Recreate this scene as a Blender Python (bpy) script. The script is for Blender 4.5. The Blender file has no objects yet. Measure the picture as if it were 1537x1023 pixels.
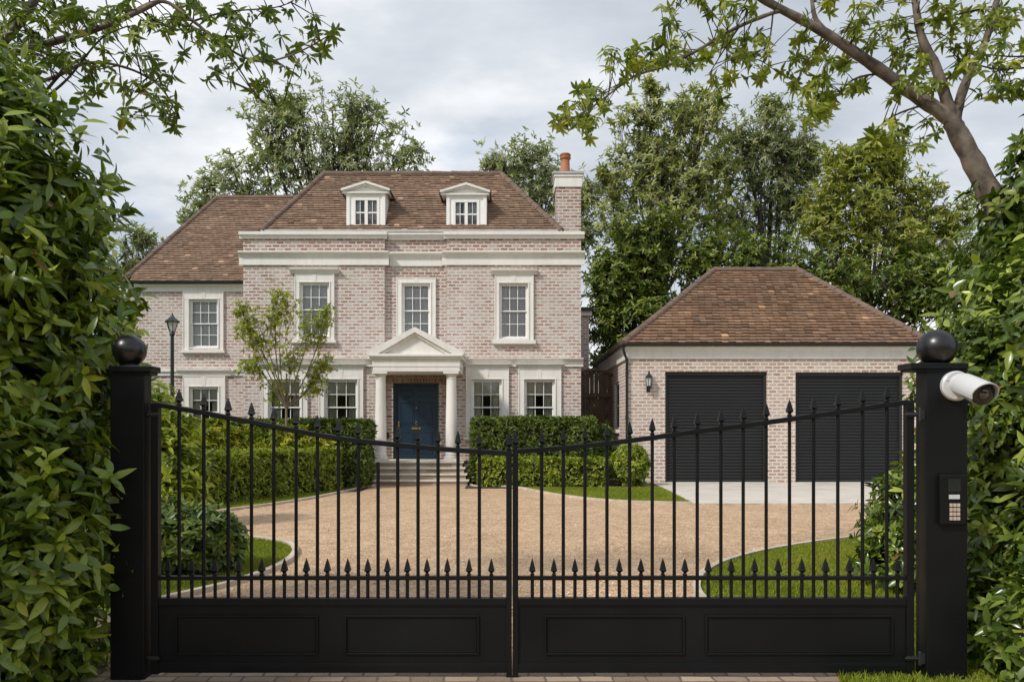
import bpy, math, random
import numpy as np
from mathutils import Vector

random.seed(7)
RNG = np.random.default_rng(11)
SC = bpy.context.scene
COL = SC.collection
R = math.radians
F, CX, HY, EYE = 1200.0, 768.5, 640.0, 1.5      # focal length, centre, horizon and eye height of the view


def P(px, py, D):
    return (px - CX) * D / F, D, EYE + (HY - py) * D / F


def X(px, D): return (px - CX) * D / F
def Z(py, D): return EYE + (HY - py) * D / F


def G(px, py):                       # a point on the ground
    D = EYE * F / (py - HY)
    return (px - CX) * D / F, D


# ------------------------------------------------------------------ objects
def tag(o, label=None, cat=None, group=None, kind=None):
    if label: o['label'] = label
    if cat: o['category'] = cat
    if group: o['group'] = group
    if kind: o['kind'] = kind
    return o


def thing(name, label, cat, loc=(0, 0, 0), group=None):
    o = bpy.data.objects.new(name, None)
    o.empty_display_size = .2
    COL.objects.link(o)
    o.location = loc
    return tag(o, label, cat, group)


def wloc(o):
    v = Vector((0, 0, 0))
    while o is not None:
        v += o.location
        o = o.parent
    return v


def link(name, me, mat, parent, smooth=None, bevel=0):
    if mat is not None: me.materials.append(mat)
    o = bpy.data.objects.new(name, me)
    COL.objects.link(o)
    if parent is not None:
        o.parent = parent
    if smooth is not None:
        me.polygons.foreach_set('use_smooth', [True] * len(me.polygons))
        if smooth < 180: me.set_sharp_from_angle(angle=R(smooth))
    if bevel:
        b = o.modifiers.new('edge', 'BEVEL')
        b.width = bevel; b.segments = 2; b.limit_method = 'ANGLE'; b.angle_limit = R(40)
    return o


class MB:
    """collects shapes in world metres; build() links them as one mesh"""
    def __init__(s):
        s.v = []; s.f = []; s.t = []

    def add(s, vs, fs, tint=0.5):
        n = len(s.v)
        s.v += [tuple(v) for v in vs]
        s.t += [tint] * len(vs)
        s.f += [tuple(i + n for i in f) for f in fs]
        return s

    def box(s, x0, x1, y0, y1, z0, z1):
        x0, x1 = min(x0, x1), max(x0, x1); y0, y1 = min(y0, y1), max(y0, y1); z0, z1 = min(z0, z1), max(z0, z1)
        vs = [(x, y, z) for z in (z0, z1) for y in (y0, y1) for x in (x0, x1)]
        return s.add(vs, [(0, 2, 3, 1), (4, 5, 7, 6), (0, 1, 5, 4), (2, 6, 7, 3), (0, 4, 6, 2), (1, 3, 7, 5)])

    def prism(s, poly, axis, a, b):
        """poly of 2D points extruded along axis ('x': (y,z), 'y': (x,z), 'z': (x,y)) from a to b"""
        def p3(p, w):
            return (w, p[0], p[1]) if axis == 'x' else (p[0], w, p[1]) if axis == 'y' else (p[0], p[1], w)
        n = len(poly)
        area = sum(poly[i][0] * poly[(i + 1) % n][1] - poly[(i + 1) % n][0] * poly[i][1] for i in range(n))
        if (area < 0) != (axis == 'y'): poly = poly[::-1]
        if a > b: a, b = b, a
        vs = [p3(p, a) for p in poly] + [p3(p, b) for p in poly]
        fs = [tuple(range(n))[::-1], tuple(range(n, 2 * n))]
        fs += [(i, (i + 1) % n, (i + 1) % n + n, i + n) for i in range(n)]
        return s.add(vs, fs)

    def tube(s, pts, rad, n=8, cap=True):
        pts = [Vector(p) for p in pts]
        if not hasattr(rad, '__len__'): rad = [rad] * len(pts)
        vs = []
        up = None
        for i, p in enumerate(pts):
            d = (pts[min(i + 1, len(pts) - 1)] - pts[max(i - 1, 0)])
            d = d.normalized() if d.length > 1e-9 else Vector((0, 0, 1))
            if up is None:
                up = Vector((0, 0, 1)) if abs(d.z) < .9 else Vector((1, 0, 0))
            u = (up - d * up.dot(d)).normalized(); w = d.cross(u); up = u
            for k in range(n):
                a = 2 * math.pi * k / n
                vs.append(p + (u * math.cos(a) + w * math.sin(a)) * rad[i])
        fs = []
        for i in range(len(pts) - 1):
            for k in range(n):
                a, b = i * n + k, i * n + (k + 1) % n
                fs.append((a, b, b + n, a + n))
        if cap:
            fs.append(tuple(range(n))[::-1]); fs.append(tuple(range((len(pts) - 1) * n, len(pts) * n)))
        return s.add(vs, fs)

    def lathe(s, prof, c, n=24, axis='z', rot=0.0):
        """prof: (radius, height) from c"""
        vs = []
        for r, h in prof:
            for k in range(n):
                a = 2 * math.pi * k / n + rot
                x, y = r * math.cos(a), r * math.sin(a)
                vs.append((c[0] + x, c[1] + y, c[2] + h) if axis == 'z' else (c[0] + x, c[1] + h, c[2] - y))
        fs = []
        for i in range(len(prof) - 1):
            for k in range(n):
                a, b = i * n + k, i * n + (k + 1) % n
                fs.append((a, b, b + n, a + n))
        fs.append(tuple(range(n))[::-1]); fs.append(tuple(range((len(prof) - 1) * n, len(prof) * n)))
        return s.add(vs, fs)

    def build(s, name, mat, parent=None, smooth=None, bevel=0, kind=None, label=None, tint=False):
        o3 = np.array(wloc(parent)) if parent is not None else np.zeros(3)
        V = np.array(s.v, dtype=np.float64)
        me = bpy.data.meshes.new(name)
        me.from_pydata((V - o3).tolist(), [], s.f)
        me.validate()
        me.update()
        uvs(me, V)
        if tint:
            a = me.attributes.new('tint', 'FLOAT', 'POINT'); a.data.foreach_set('value', np.array(s.t, dtype=np.float32))
        o = link(name, me, mat, parent, smooth, bevel)
        return tag(o, label, None, None, kind)


def uvs(me, V):
    """wall coordinates in metres: u along the wall or eave, v up the wall or slope"""
    nl = len(me.loops); npg = len(me.polygons)
    li = np.zeros(nl, dtype=np.int32); me.loops.foreach_get('vertex_index', li)
    tot = np.zeros(npg, dtype=np.int32); me.polygons.foreach_get('loop_total', tot)
    nn = np.zeros(npg * 3); me.polygons.foreach_get('normal', nn); nn = nn.reshape(-1, 3)
    N = np.repeat(nn, tot, axis=0)
    flat = np.abs(N[:, 2]) > .95
    U = np.stack([-N[:, 1], N[:, 0], np.zeros(nl)], 1)
    U /= np.maximum(np.linalg.norm(U, axis=1, keepdims=True), 1e-6)
    U[flat] = (1, 0, 0)
    W = np.cross(N, U)
    W[flat] = (0, 1, 0)
    co = V[li]
    uv = np.stack([(co * U).sum(1), (co * W).sum(1)], 1).astype(np.float32)
    l = me.uv_layers.new(name='UVMap')
    l.data.foreach_set('uv', uv.ravel())


# ------------------------------------------------------------------ materials
def new_mat(name):
    m = bpy.data.materials.new(name); m.use_nodes = True
    nt = m.node_tree; nt.nodes.clear()
    out = nt.nodes.new('ShaderNodeOutputMaterial')
    b = nt.nodes.new('ShaderNodeBsdfPrincipled')
    nt.links.new(b.outputs[0], out.inputs[0])
    return m, nt, b, out


def nd(nt, typ, **kw):
    n = nt.nodes.new(typ)
    for k, v in kw.items():
        if k.startswith('i_'):
            n.inputs[k[2:].replace('_', ' ')].default_value = v
        else:
            setattr(n, k, v)
    return n


def ramp(nt, fac, stops, interp='LINEAR'):
    r = nt.nodes.new('ShaderNodeValToRGB')
    cr = r.color_ramp; cr.interpolation = interp
    while len(cr.elements) > 1: cr.elements.remove(cr.elements[-1])
    cr.elements[0].position = stops[0][0]; cr.elements[0].color = (*stops[0][1], 1)
    for p, c in stops[1:]:
        e = cr.elements.new(p); e.color = (*c, 1)
    nt.links.new(fac, r.inputs[0])
    return r.outputs[0]


def mixc(nt, fac, a, b, mode='MIX'):
    m = nt.nodes.new('ShaderNodeMix'); m.data_type = 'RGBA'; m.blend_type = mode
    for sock, v in ((m.inputs[0], fac), (m.inputs[6], a), (m.inputs[7], b)):
        if hasattr(v, 'links'): nt.links.new(v, sock)
        elif isinstance(v, (int, float)): sock.default_value = v
        else: sock.default_value = (*v, 1)
    return m.outputs[2]


def math_n(nt, op, a, b=None, clamp=False):
    m = nt.nodes.new('ShaderNodeMath'); m.operation = op; m.use_clamp = clamp
    for i, v in enumerate((a, b)):
        if v is None: continue
        if hasattr(v, 'links'): nt.links.new(v, m.inputs[i])
        else: m.inputs[i].default_value = v
    return m.outputs[0]


def noise(nt, vec, scale, detail=3, rough=.55):
    n = nd(nt, 'ShaderNodeTexNoise', i_Scale=scale, i_Detail=detail, i_Roughness=rough)
    if vec is not None: nt.links.new(vec, n.inputs['Vector'])
    return n.outputs[0]


def bump(nt, b, h, strength, dist=.01):
    n = nd(nt, 'ShaderNodeBump', i_Strength=strength, i_Distance=dist)
    nt.links.new(h, n.inputs['Height']); nt.links.new(n.outputs[0], b.inputs['Normal'])


def objco(nt): return nt.nodes.new('ShaderNodeTexCoord').outputs['Object']


def plain(name, col, rough=.6, var=.12, scale=4.0, metal=0.0, bmp=0.0, bscale=60, spec=.5, coat=0):
    m, nt, b, _ = new_mat(name)
    co = objco(nt)
    n1 = noise(nt, co, scale, 5)
    d = tuple(c * (1 - var) for c in col); l = tuple(min(1, c * (1 + var)) for c in col)
    nt.links.new(ramp(nt, n1, [(.3, d), (.7, l)]), b.inputs['Base Color'])
    n2 = noise(nt, co, scale * 2.3, 4)
    nt.links.new(math_n(nt, 'ADD', math_n(nt, 'MULTIPLY', n2, .25), rough - .125), b.inputs['Roughness'])
    b.inputs['Metallic'].default_value = metal
    b.inputs['Specular IOR Level'].default_value = spec
    b.inputs['Coat Weight'].default_value = coat
    if bmp: bump(nt, b, noise(nt, co, bscale, 4), bmp, .004)
    return m


def brick(name, stops, mortar, bw=.225, rh=.086, wash=.5, washcol=(.60, .55, .51), mort=.013):
    m, nt, b, _ = new_mat(name)
    uv = nt.nodes.new('ShaderNodeUVMap').outputs[0]
    co = objco(nt)
    wob = nd(nt, 'ShaderNodeTexNoise', i_Scale=11.0, i_Detail=3.0)
    nt.links.new(uv, wob.inputs['Vector'])
    off = nd(nt, 'ShaderNodeVectorMath', operation='SCALE'); off.inputs['Scale'].default_value = .034
    sub = nd(nt, 'ShaderNodeVectorMath', operation='SUBTRACT'); sub.inputs[1].default_value = (.5, .5, .5)
    nt.links.new(wob.outputs['Color'], sub.inputs[0]); nt.links.new(sub.outputs[0], off.inputs[0])
    ad = nd(nt, 'ShaderNodeVectorMath', operation='ADD')
    nt.links.new(uv, ad.inputs[0]); nt.links.new(off.outputs[0], ad.inputs[1])
    t = nd(nt, 'ShaderNodeTexBrick', i_Scale=1.0)
    t.inputs['Brick Width'].default_value = bw; t.inputs['Row Height'].default_value = rh
    t.inputs['Mortar Size'].default_value = mort; t.inputs['Mortar Smooth'].default_value = .25
    t.inputs['Color1'].default_value = (0, 0, 0, 1); t.inputs['Color2'].default_value = (1, 1, 1, 1)
    t.inputs['Mortar'].default_value = (.5, .5, .5, 1)
    t.offset = .5
    nt.links.new(ad.outputs[0], t.inputs['Vector'])
    rnd = nt.nodes.new('ShaderNodeSeparateColor'); nt.links.new(t.outputs[0], rnd.inputs[0])
    pat = noise(nt, co, .55, 4, .6)
    f = math_n(nt, 'ADD', rnd.outputs[0], math_n(nt, 'MULTIPLY', math_n(nt, 'SUBTRACT', pat, .5), 1.1), True)
    c = ramp(nt, f, stops)
    fine = noise(nt, co, 34, 4, .7)
    w = math_n(nt, 'MULTIPLY', ramp_val(nt, fine, .42, .70), wash)
    patch = noise(nt, co, 1.7, 5, .7)
    w = math_n(nt, 'ADD', w, math_n(nt, 'MULTIPLY', ramp_val(nt, patch, .48, .68), wash * .75), True)
    c = mixc(nt, w, c, washcol)
    c = mixc(nt, t.outputs['Fac'], c, mortar)
    big = noise(nt, co, .9, 5, .65)
    c = mixc(nt, 1.0, c, ramp(nt, big, [(.3, (.86, .85, .83)), (.65, (1, 1, 1))]), 'MULTIPLY')
    nt.links.new(c, b.inputs['Base Color'])
    b.inputs['Roughness'].default_value = .88
    h = math_n(nt, 'ADD', math_n(nt, 'SUBTRACT', 1.0, t.outputs['Fac']), math_n(nt, 'MULTIPLY', fine, .5))
    bump(nt, b, h, .55, .012)
    return m


def ramp_val(nt, v, a, b_):
    n = nd(nt, 'ShaderNodeMapRange'); n.clamp = True
    n.inputs['From Min'].default_value = a; n.inputs['From Max'].default_value = b_
    nt.links.new(v, n.inputs['Value'])
    return n.outputs[0]


def tile_mat(name, a, b_, c, moss=.25):
    m, nt, b, _ = new_mat(name)
    at = nd(nt, 'ShaderNodeAttribute', attribute_name='tint')
    co = objco(nt)
    n1 = noise(nt, co, 1.1, 5, .65)
    f = math_n(nt, 'ADD', at.outputs['Fac'], math_n(nt, 'MULTIPLY', math_n(nt, 'SUBTRACT', n1, .5), .5), True)
    col = ramp(nt, f, [(.1, a), (.5, b_), (.88, c), (1, tuple(min(1, x * 1.6) for x in c))])
    n2 = noise(nt, co, 26, 4, .7)
    col = mixc(nt, math_n(nt, 'MULTIPLY', ramp_val(nt, n2, .55, .78), moss), col, (.30, .26, .20))
    n3 = noise(nt, co, .7, 5, .7)
    col = mixc(nt, math_n(nt, 'MULTIPLY', ramp_val(nt, n3, .5, .75), .4), col, (.12, .098, .078))
    nt.links.new(col, b.inputs['Base Color'])
    b.inputs['Roughness'].default_value = .85
    bump(nt, b, n2, .4, .006)
    return m


def leaf_mat(name, dark, mid, light, rough=.36, trans=.25, spec=.5):
    m, nt, b, out = new_mat(name)
    at = nd(nt, 'ShaderNodeAttribute', attribute_name='tint')
    col = ramp(nt, at.outputs['Fac'], [(0, dark), (.5, mid), (.955, light), (.97, (.30, .21, .05)), (1, (.20, .115, .035))])
    nt.links.new(col, b.inputs['Base Color'])
    b.inputs['Roughness'].default_value = rough
    b.inputs['Specular IOR Level'].default_value = spec
    tr = nt.nodes.new('ShaderNodeBsdfTranslucent')
    tc = mixc(nt, 1.0, col, (1.0, 1.15, .45), 'MULTIPLY')
    nt.links.new(tc, tr.inputs[0])
    mx = nt.nodes.new('ShaderNodeMixShader'); mx.inputs[0].default_value = trans
    nt.links.new(b.outputs[0], mx.inputs[1]); nt.links.new(tr.outputs[0], mx.inputs[2])
    nt.links.new(mx.outputs[0], out.inputs[0])
    return m


def glass_mat():
    m, nt, b, out = new_mat('window_glass')
    nt.nodes.remove(b)
    tr = nt.nodes.new('ShaderNodeBsdfTransparent'); tr.inputs[0].default_value = (.95, .96, .955, 1)
    gl = nd(nt, 'ShaderNodeBsdfGlossy', i_Roughness=.02)
    gl.inputs[0].default_value = (.9, .95, 1, 1)
    co = objco(nt)
    bp = nd(nt, 'ShaderNodeBump', i_Strength=.12, i_Distance=.02)
    nt.links.new(noise(nt, co, 2.5, 1), bp.inputs['Height'])
    nt.links.new(bp.outputs[0], gl.inputs['Normal'])
    fr = nd(nt, 'ShaderNodeFresnel', i_IOR=1.7)
    mx = nt.nodes.new('ShaderNodeMixShader')
    nt.links.new(fr.outputs[0], mx.inputs[0])
    nt.links.new(tr.outputs[0], mx.inputs[1]); nt.links.new(gl.outputs[0], mx.inputs[2])
    nt.links.new(mx.outputs[0], out.inputs[0])
    return m


def gravel_mat():
    m, nt, b, _ = new_mat('buff_gravel')
    co = objco(nt)
    v = nd(nt, 'ShaderNodeTexVoronoi', i_Scale=55.0); nt.links.new(co, v.inputs['Vector'])
    v2 = nd(nt, 'ShaderNodeTexVoronoi', i_Scale=23.0); nt.links.new(co, v2.inputs['Vector'])
    sp = nt.nodes.new('ShaderNodeSeparateColor'); nt.links.new(v.outputs['Color'], sp.inputs[0])
    c = ramp(nt, sp.outputs[0], [(0, (.38, .245, .145)), (.35, (.57, .40, .255)), (.75, (.65, .47, .315)), (1, (.74, .60, .45))])
    n = noise(nt, co, .8, 6, .65)
    c = mixc(nt, 1.0, c, ramp(nt, n, [(.3, (.84, .80, .77)), (.62, (1.05, 1.03, 1.0))]), 'MULTIPLY')
    n4 = noise(nt, co, 5.0, 5, .7)
    c = mixc(nt, 1.0, c, ramp(nt, n4, [(.34, (.84, .81, .78)), (.6, (1.04, 1.04, 1.03))]), 'MULTIPLY')
    n5 = nd(nt, 'ShaderNodeTexNoise', i_Scale=2.6, i_Detail=6.0, i_Roughness=.6, i_Distortion=2.2)
    nt.links.new(co, n5.inputs['Vector'])
    c = mixc(nt, 1.0, c, ramp(nt, n5.outputs[0], [(.38, (.88, .85, .82)), (.52, (1.02, 1.02, 1.0)), (.64, (1.07, 1.07, 1.06))]), 'MULTIPLY')
    nt.links.new(c, b.inputs['Base Color'])
    b.inputs['Roughness'].default_value = .92
    h = math_n(nt, 'ADD', v.outputs['Distance'], math_n(nt, 'MULTIPLY', v2.outputs['Distance'], .8))
    h = math_n(nt, 'ADD', h, math_n(nt, 'MULTIPLY', n4, 1.6))
    h = math_n(nt, 'ADD', h, math_n(nt, 'MULTIPLY', n5.outputs[0], 2.0))
    bump(nt, b, h, .8, .02)
    return m


def ground_mat(name, stops, scale=3.0, bmp=.5):
    m, nt, b, _ = new_mat(name)
    co = objco(nt)
    n = noise(nt, co, scale, 8, .7)
    nt.links.new(ramp(nt, n, stops), b.inputs['Base Color'])
    b.inputs['Roughness'].default_value = .95
    bump(nt, b, noise(nt, co, scale * 14, 5, .7), bmp, .02)
    return m


M = {}
M['brick'] = brick('whitewashed_brick', [(0, (.26, .105, .075)), (.22, (.345, .15, .10)), (.48, (.385, .235, .19)), (.75, (.44, .33, .29)), (1, (.53, .45, .41))], (.655, .615, .58), rh=.092, wash=.68, mort=.021)
M['brick_red'] = brick('parapet_brick', [(0, (.21, .07, .045)), (.35, (.31, .115, .075)), (.6, (.36, .19, .145)), (.8, (.38, .28, .235)), (1, (.44, .36, .32))], (.60, .56, .52), rh=.092, wash=.35, mort=.02)
M['brick_pink'] = brick('garage_brick', [(0, (.33, .165, .12)), (.3, (.43, .25, .19)), (.6, (.48, .32, .26)), (.85, (.52, .40, .34)), (1, (.55, .45, .39))], (.70, .65, .59), rh=.092, wash=.45, mort=.021)
M['soldier'] = brick('soldier_brick', [(0, (.24, .09, .055)), (.5, (.36, .17, .11)), (1, (.46, .28, .2))], (.42, .34, .27), bw=.085, rh=.24, wash=.25)
M['stone'] = plain('painted_stone', (.755, .73, .69), .6, .05, 2.0, bmp=.1, bscale=25)
def streaked(name, col):
    m = plain(name, col, .6, .05, 2.0, bmp=.1, bscale=25)
    nt = m.node_tree; b = [n for n in nt.nodes if n.type == 'BSDF_PRINCIPLED'][0]
    src = b.inputs['Base Color'].links[0].from_socket
    mp = nd(nt, 'ShaderNodeMapping'); mp.inputs['Scale'].default_value = (9, 9, .9)
    nt.links.new(objco(nt), mp.inputs[0])
    nt.links.new(mixc(nt, 1.0, src, ramp(nt, noise(nt, mp.outputs[0], 1.0, 5, .65), [(.3, (.92, .91, .89)), (.55, (1, 1, 1))]), 'MULTIPLY'), b.inputs['Base Color'])
    return m


M['stone'] = streaked('painted_stone', (.77, .745, .705))
M['white'] = plain('white_joinery', (.82, .81, .785), .42, .03, 3.0)
M['step'] = plain('sandstone_step', (.60, .545, .46), .8, .18, 3.0, bmp=.3, bscale=30)
M['tile'] = tile_mat('clay_roof_tile', (.135, .086, .058), (.235, .150, .100), (.36, .24, .165))
M['tile_g'] = tile_mat('clay_garage_tile', (.125, .078, .048), (.25, .150, .092), (.41, .26, .155))
M['ridge'] = plain('ridge_tile', (.15, .10, .075), .8, .25, 3.0, bmp=.3)
M['lead'] = plain('lead_flashing', (.42, .42, .41), .6, .15, 3)
M['black'] = plain('black_gate_paint', (.0060, .0069, .0080), .42, .3, 2.0, bmp=.05, bscale=140, spec=.24)
M['ballpaint'] = plain('black_gloss_paint', (.006, .006, .007), .34, .2, 3.0, spec=.6)
M['blackmetal'] = plain('black_metal', (.018, .019, .02), .5, .2, 5.0)
M['lampgreen'] = plain('dark_green_metal', (.010, .018, .017), .4, .2, 5.0)
M['shutter'] = plain('charcoal_shutter', (.009, .0102, .0118), .5, .15, 1.5)
M['navy'] = plain('navy_door_paint', (.007, .027, .052), .35, .12, 2.0)
M['brass'] = plain('brass', (.55, .36, .12), .32, .1, 8, metal=.9)
M['terra'] = plain('terracotta', (.38, .15, .075), .75, .2, 6)
M['glass'] = glass_mat()
M['lampglass'] = plain('frosted_lamp_glass', (.55, .56, .54), .2, .05, 4)
M['curtain'] = plain('net_curtain', (.86, .85, .82), .9, .06, 3)
M['curtain2'] = plain('linen_curtain', (.76, .72, .60), .9, .1, 3)
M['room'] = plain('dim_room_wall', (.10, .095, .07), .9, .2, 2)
M['gravel'] = gravel_mat()
M['soil'] = ground_mat('soil', [(.3, (.025, .018, .012)), (.7, (.06, .042, .028))], 5)
M['lawn'] = ground_mat('turf', [(.3, (.09, .145, .014)), (.5, (.14, .20, .02)), (.7, (.19, .25, .035))], 2.2, .4)
M['meadow'] = ground_mat('rough_grass', [(.3, (.035, .06, .015)), (.7, (.07, .11, .025))], .8)
M['conc'] = plain('pale_concrete', (.56, .51, .45), .85, .12, 1.3, bmp=.3, bscale=50)
M['kerb'] = plain('pale_edging_stone', (.52, .44, .35), .85, .2, 5, bmp=.4, bscale=40)
M['paver'] = brick('block_paving', [(0, (.24, .17, .12)), (.5, (.38, .28, .20)), (1, (.50, .39, .29))], (.17, .13, .095), bw=.2, rh=.1, wash=.2, washcol=(.4, .34, .28), mort=.008)
M['timber'] = plain('weathered_timber', (.11, .075, .05), .8, .35, 4, bmp=.3)
M['camwhite'] = plain('white_camera_shell', (.60, .605, .61), .34, .02, 4)
M['camdark'] = plain('camera_front', (.015, .015, .017), .2, .1, 5)
M['lens'] = plain('lens_glass', (.004, .004, .006), .06, .1, 5, spec=.9, coat=1)
M['screen'] = plain('dead_screen', (.02, .022, .024), .12, .1, 5, spec=.7)
M['steel'] = plain('silver_plate', (.62, .62, .60), .35, .1, 8)
M['key'] = plain('worn_keys', (.50, .41, .33), .5, .15, 30)
M['bark'] = plain('grey_brown_bark', (.165, .130, .104), .85, .75, 6, bmp=1.0, bscale=22)
M['twig'] = plain('dark_twig', (.055, .042, .03), .85, .3, 9)
M['core'] = plain('dark_core_and_stems', (.030, .028, .015), .95, .4, 9, bmp=.8, bscale=18)  # stem colour, also the dark solid cores that stand in for inner shade
M['grass'] = leaf_mat('grass_blade', (0.149, 0.190, 0.018), (0.236, 0.282, 0.028), (0.345, 0.362, 0.052), .6, .3, .2)
M['laurel'] = leaf_mat('laurel_leaf', (0.043, 0.082, 0.008), (0.155, 0.231, 0.022), (0.474, 0.540, 0.061), .28, .26, .55)
M['laurel_r'] = leaf_mat('photinia_leaf', (0.035, 0.065, 0.010), (0.125, 0.187, 0.024), (0.428, 0.493, 0.081), .27, .26, .55)
M['hedge'] = leaf_mat('hedge_leaf', (0.105, 0.154, 0.019), (0.252, 0.311, 0.029), (0.508, 0.525, 0.061), .4, .28, .4)
M['hedge_d'] = leaf_mat('dark_hedge_leaf', (0.053, 0.094, 0.016), (0.114, 0.166, 0.025), (0.227, 0.265, 0.044), .38, .25, .4)
M['yellow'] = leaf_mat('golden_leaf', (0.132, 0.192, 0.012), (0.276, 0.300, 0.016), (0.504, 0.432, 0.030), .42, .3, .35)
M['young'] = leaf_mat('young_tree_leaf', (0.207, 0.247, 0.029), (0.352, 0.380, 0.040), (0.495, 0.506, 0.077), .5, .4, .3)
M['over'] = leaf_mat('overhang_leaf', (0.065, 0.111, 0.018), (0.137, 0.189, 0.026), (0.273, 0.305, 0.052), .36, .38, .35)
M['over_r'] = leaf_mat('overhang_leaf_olive', (0.089, 0.137, 0.016), (0.215, 0.257, 0.028), (0.439, 0.442, 0.073), .4, .42, .35)
M['t_grey'] = leaf_mat('grey_green_leaf', (0.206, 0.250, 0.137), (0.369, 0.394, 0.217), (0.589, 0.572, 0.336), .5, .35, .3)
M['t_light'] = leaf_mat('light_green_leaf', (0.177, 0.219, 0.085), (0.394, 0.404, 0.152), (0.620, 0.619, 0.340), .45, .35, .3)
M['t_mid'] = leaf_mat('mid_green_leaf', (0.142, 0.186, 0.091), (0.309, 0.336, 0.163), (0.549, 0.523, 0.299), .45, .35, .3)
M['t_yel'] = leaf_mat('yellow_green_leaf', (0.164, 0.205, 0.042), (0.324, 0.344, 0.066), (0.560, 0.532, 0.177), .45, .36, .3)
M['t_dark'] = leaf_mat('deep_green_leaf', (0.079, 0.136, 0.030), (0.172, 0.224, 0.045), (0.341, 0.361, 0.073), .38, .28, .35)


# ------------------------------------------------------------------ foliage
def nrm(a):
    return a / np.maximum(np.linalg.norm(a, axis=-1, keepdims=True), 1e-9)


TEMPL = {}
_st = [0, .22, .5, .78, 1.0]; _hw = [0, .40, .5, .30, 0]
_v = [(s, 0, 0) for s in _st] + [(s, h, h) for s, h in zip(_st[1:4], _hw[1:4])] + [(s, -h, h) for s, h in zip(_st[1:4], _hw[1:4])]
_f = [(0, 1, 5), (1, 2, 6, 5), (2, 3, 7, 6), (3, 4, 7), (0, 8, 1), (1, 8, 9, 2), (2, 9, 10, 3), (3, 10, 4)]
TEMPL['near'] = (np.array(_v, float), _f)
_v = [(0, 0, 0), (1, 0, 0), (.32, .46, .46), (.70, .36, .36), (.32, -.46, .46), (.70, -.36, .36)]
TEMPL['mid'] = (np.array(_v, float), [(0, 1, 3, 2), (0, 4, 5, 1)])
_v = [(0, -.5, 0), (0, .5, 0), (.55, .32, 0), (.55, -.32, 0), (1, 0, 0)]
TEMPL['stone'] = (np.array([(0, 0, 0), (1, 0, 0), (.5, .5, .3), (.5, -.5, .2), (.45, .1, .75), (.6, -.15, .7)]), [(0, 4, 2), (0, 3, 5, 4), (1, 2, 4, 5), (1, 5, 3)])
TEMPL['blade'] = (np.array(_v, float), [(0, 3, 2, 1), (3, 4, 2)])


def leaf_mesh(name, mat, parent, Pn, A, N, L, Wd, curv, fold, tint, lod, kind=None):
    T, faces = TEMPL[lod]
    n = len(Pn); k = len(T)
    A = nrm(A); S = nrm(np.cross(N, A)); U = np.cross(A, S)
    s, h, e = T[:, 0], T[:, 1], T[:, 2]
    al = s[None, :] * L[:, None]
    ac = h[None, :] * Wd[:, None]
    up = e[None, :] * Wd[:, None] * fold[:, None] - (s ** 2)[None, :] * (L * curv)[:, None]
    V = Pn[:, None, :] + al[..., None] * A[:, None, :] + ac[..., None] * S[:, None, :] + up[..., None] * U[:, None, :]
    V = V.reshape(-1, 3)
    if parent is not None: V = V - np.array(wloc(parent))
    fl = np.array([len(f) for f in faces]); fi = np.concatenate([np.array(f) for f in faces])
    li = (fi[None, :] + (np.arange(n) * k)[:, None]).ravel().astype(np.int32)
    tot = np.tile(fl, n).astype(np.int32)
    st = np.concatenate([[0], np.cumsum(tot)[:-1]]).astype(np.int32)
    me = bpy.data.meshes.new(name)
    me.vertices.add(len(V)); me.vertices.foreach_set('co', V.astype(np.float32).ravel())
    me.loops.add(len(li)); me.loops.foreach_set('vertex_index', li)
    me.polygons.add(len(tot)); me.polygons.foreach_set('loop_start', st); me.polygons.foreach_set('loop_total', tot)
    me.update(calc_edges=True)
    a = me.attributes.new('tint', 'FLOAT', 'POINT')
    a.data.foreach_set('value', np.repeat(np.clip(tint, 0, 1), k).astype(np.float32))
    o = link(name, me, mat, parent, 180 if lod == 'near' else None)
    if kind: o['kind'] = kind
    return o


def whorls(name, mat, parent, pts, axes, n=6, L=.12, W=.045, el=(45, 85), droop=.15, curv=.25, lod='mid', tv=.22, tb=None, kind=None, stem=.35):
    """a rosette of n leaves round each twig tip"""
    pts = np.asarray(pts, float); axes = nrm(np.asarray(axes, float)); m = len(pts)
    ref = np.where(np.abs(axes[:, 2:3]) < .9, np.array([[0, 0, 1.0]]), np.array([[1.0, 0, 0]]))
    u = nrm(np.cross(ref, axes)); w = np.cross(axes, u)
    ph = (np.arange(n) * 2.399963)[None, :] + RNG.uniform(0, 6.28, (m, 1)) + RNG.normal(0, .25, (m, n))
    rad = np.cos(ph)[..., None] * u[:, None, :] + np.sin(ph)[..., None] * w[:, None, :]
    e = np.radians(RNG.uniform(el[0], el[1], (m, n)))[..., None]
    ax = axes[:, None, :]
    A = ax * np.cos(e) + rad * np.sin(e); A[..., 2] -= droop
    N = ax * np.sin(e) - rad * np.cos(e) + RNG.normal(0, .15, A.shape)
    lay = np.linspace(0, 1, n)[None, :, None]
    Pn = pts[:, None, :] + ax * (lay - .5) * L * stem
    if tb is None: tb = np.clip(RNG.normal(.45, tv, m), 0, 1)
    t = tb[:, None] + RNG.normal(0, .12, (m, n))
    t = np.clip(t, 0, .955); t = np.where(RNG.uniform(0, 1, t.shape) < .008, RNG.uniform(.97, 1, t.shape), t)
    ls = L * RNG.uniform(.48, 1.2, (m, n))
    ws = W * RNG.uniform(.75, 1.2, (m, n))
    c = curv * RNG.uniform(.2, 1.5, (m, n)); fo = RNG.uniform(.15, .6, (m, n))
    fl = lambda q: q.reshape(-1)
    return leaf_mesh(name, mat, parent, Pn.reshape(-1, 3), A.reshape(-1, 3), N.reshape(-1, 3), fl(ls), fl(ws), fl(c), fl(fo), fl(t), lod, kind)


def sphere_pts(n):
    return nrm(RNG.normal(size=(n, 3)))


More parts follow.
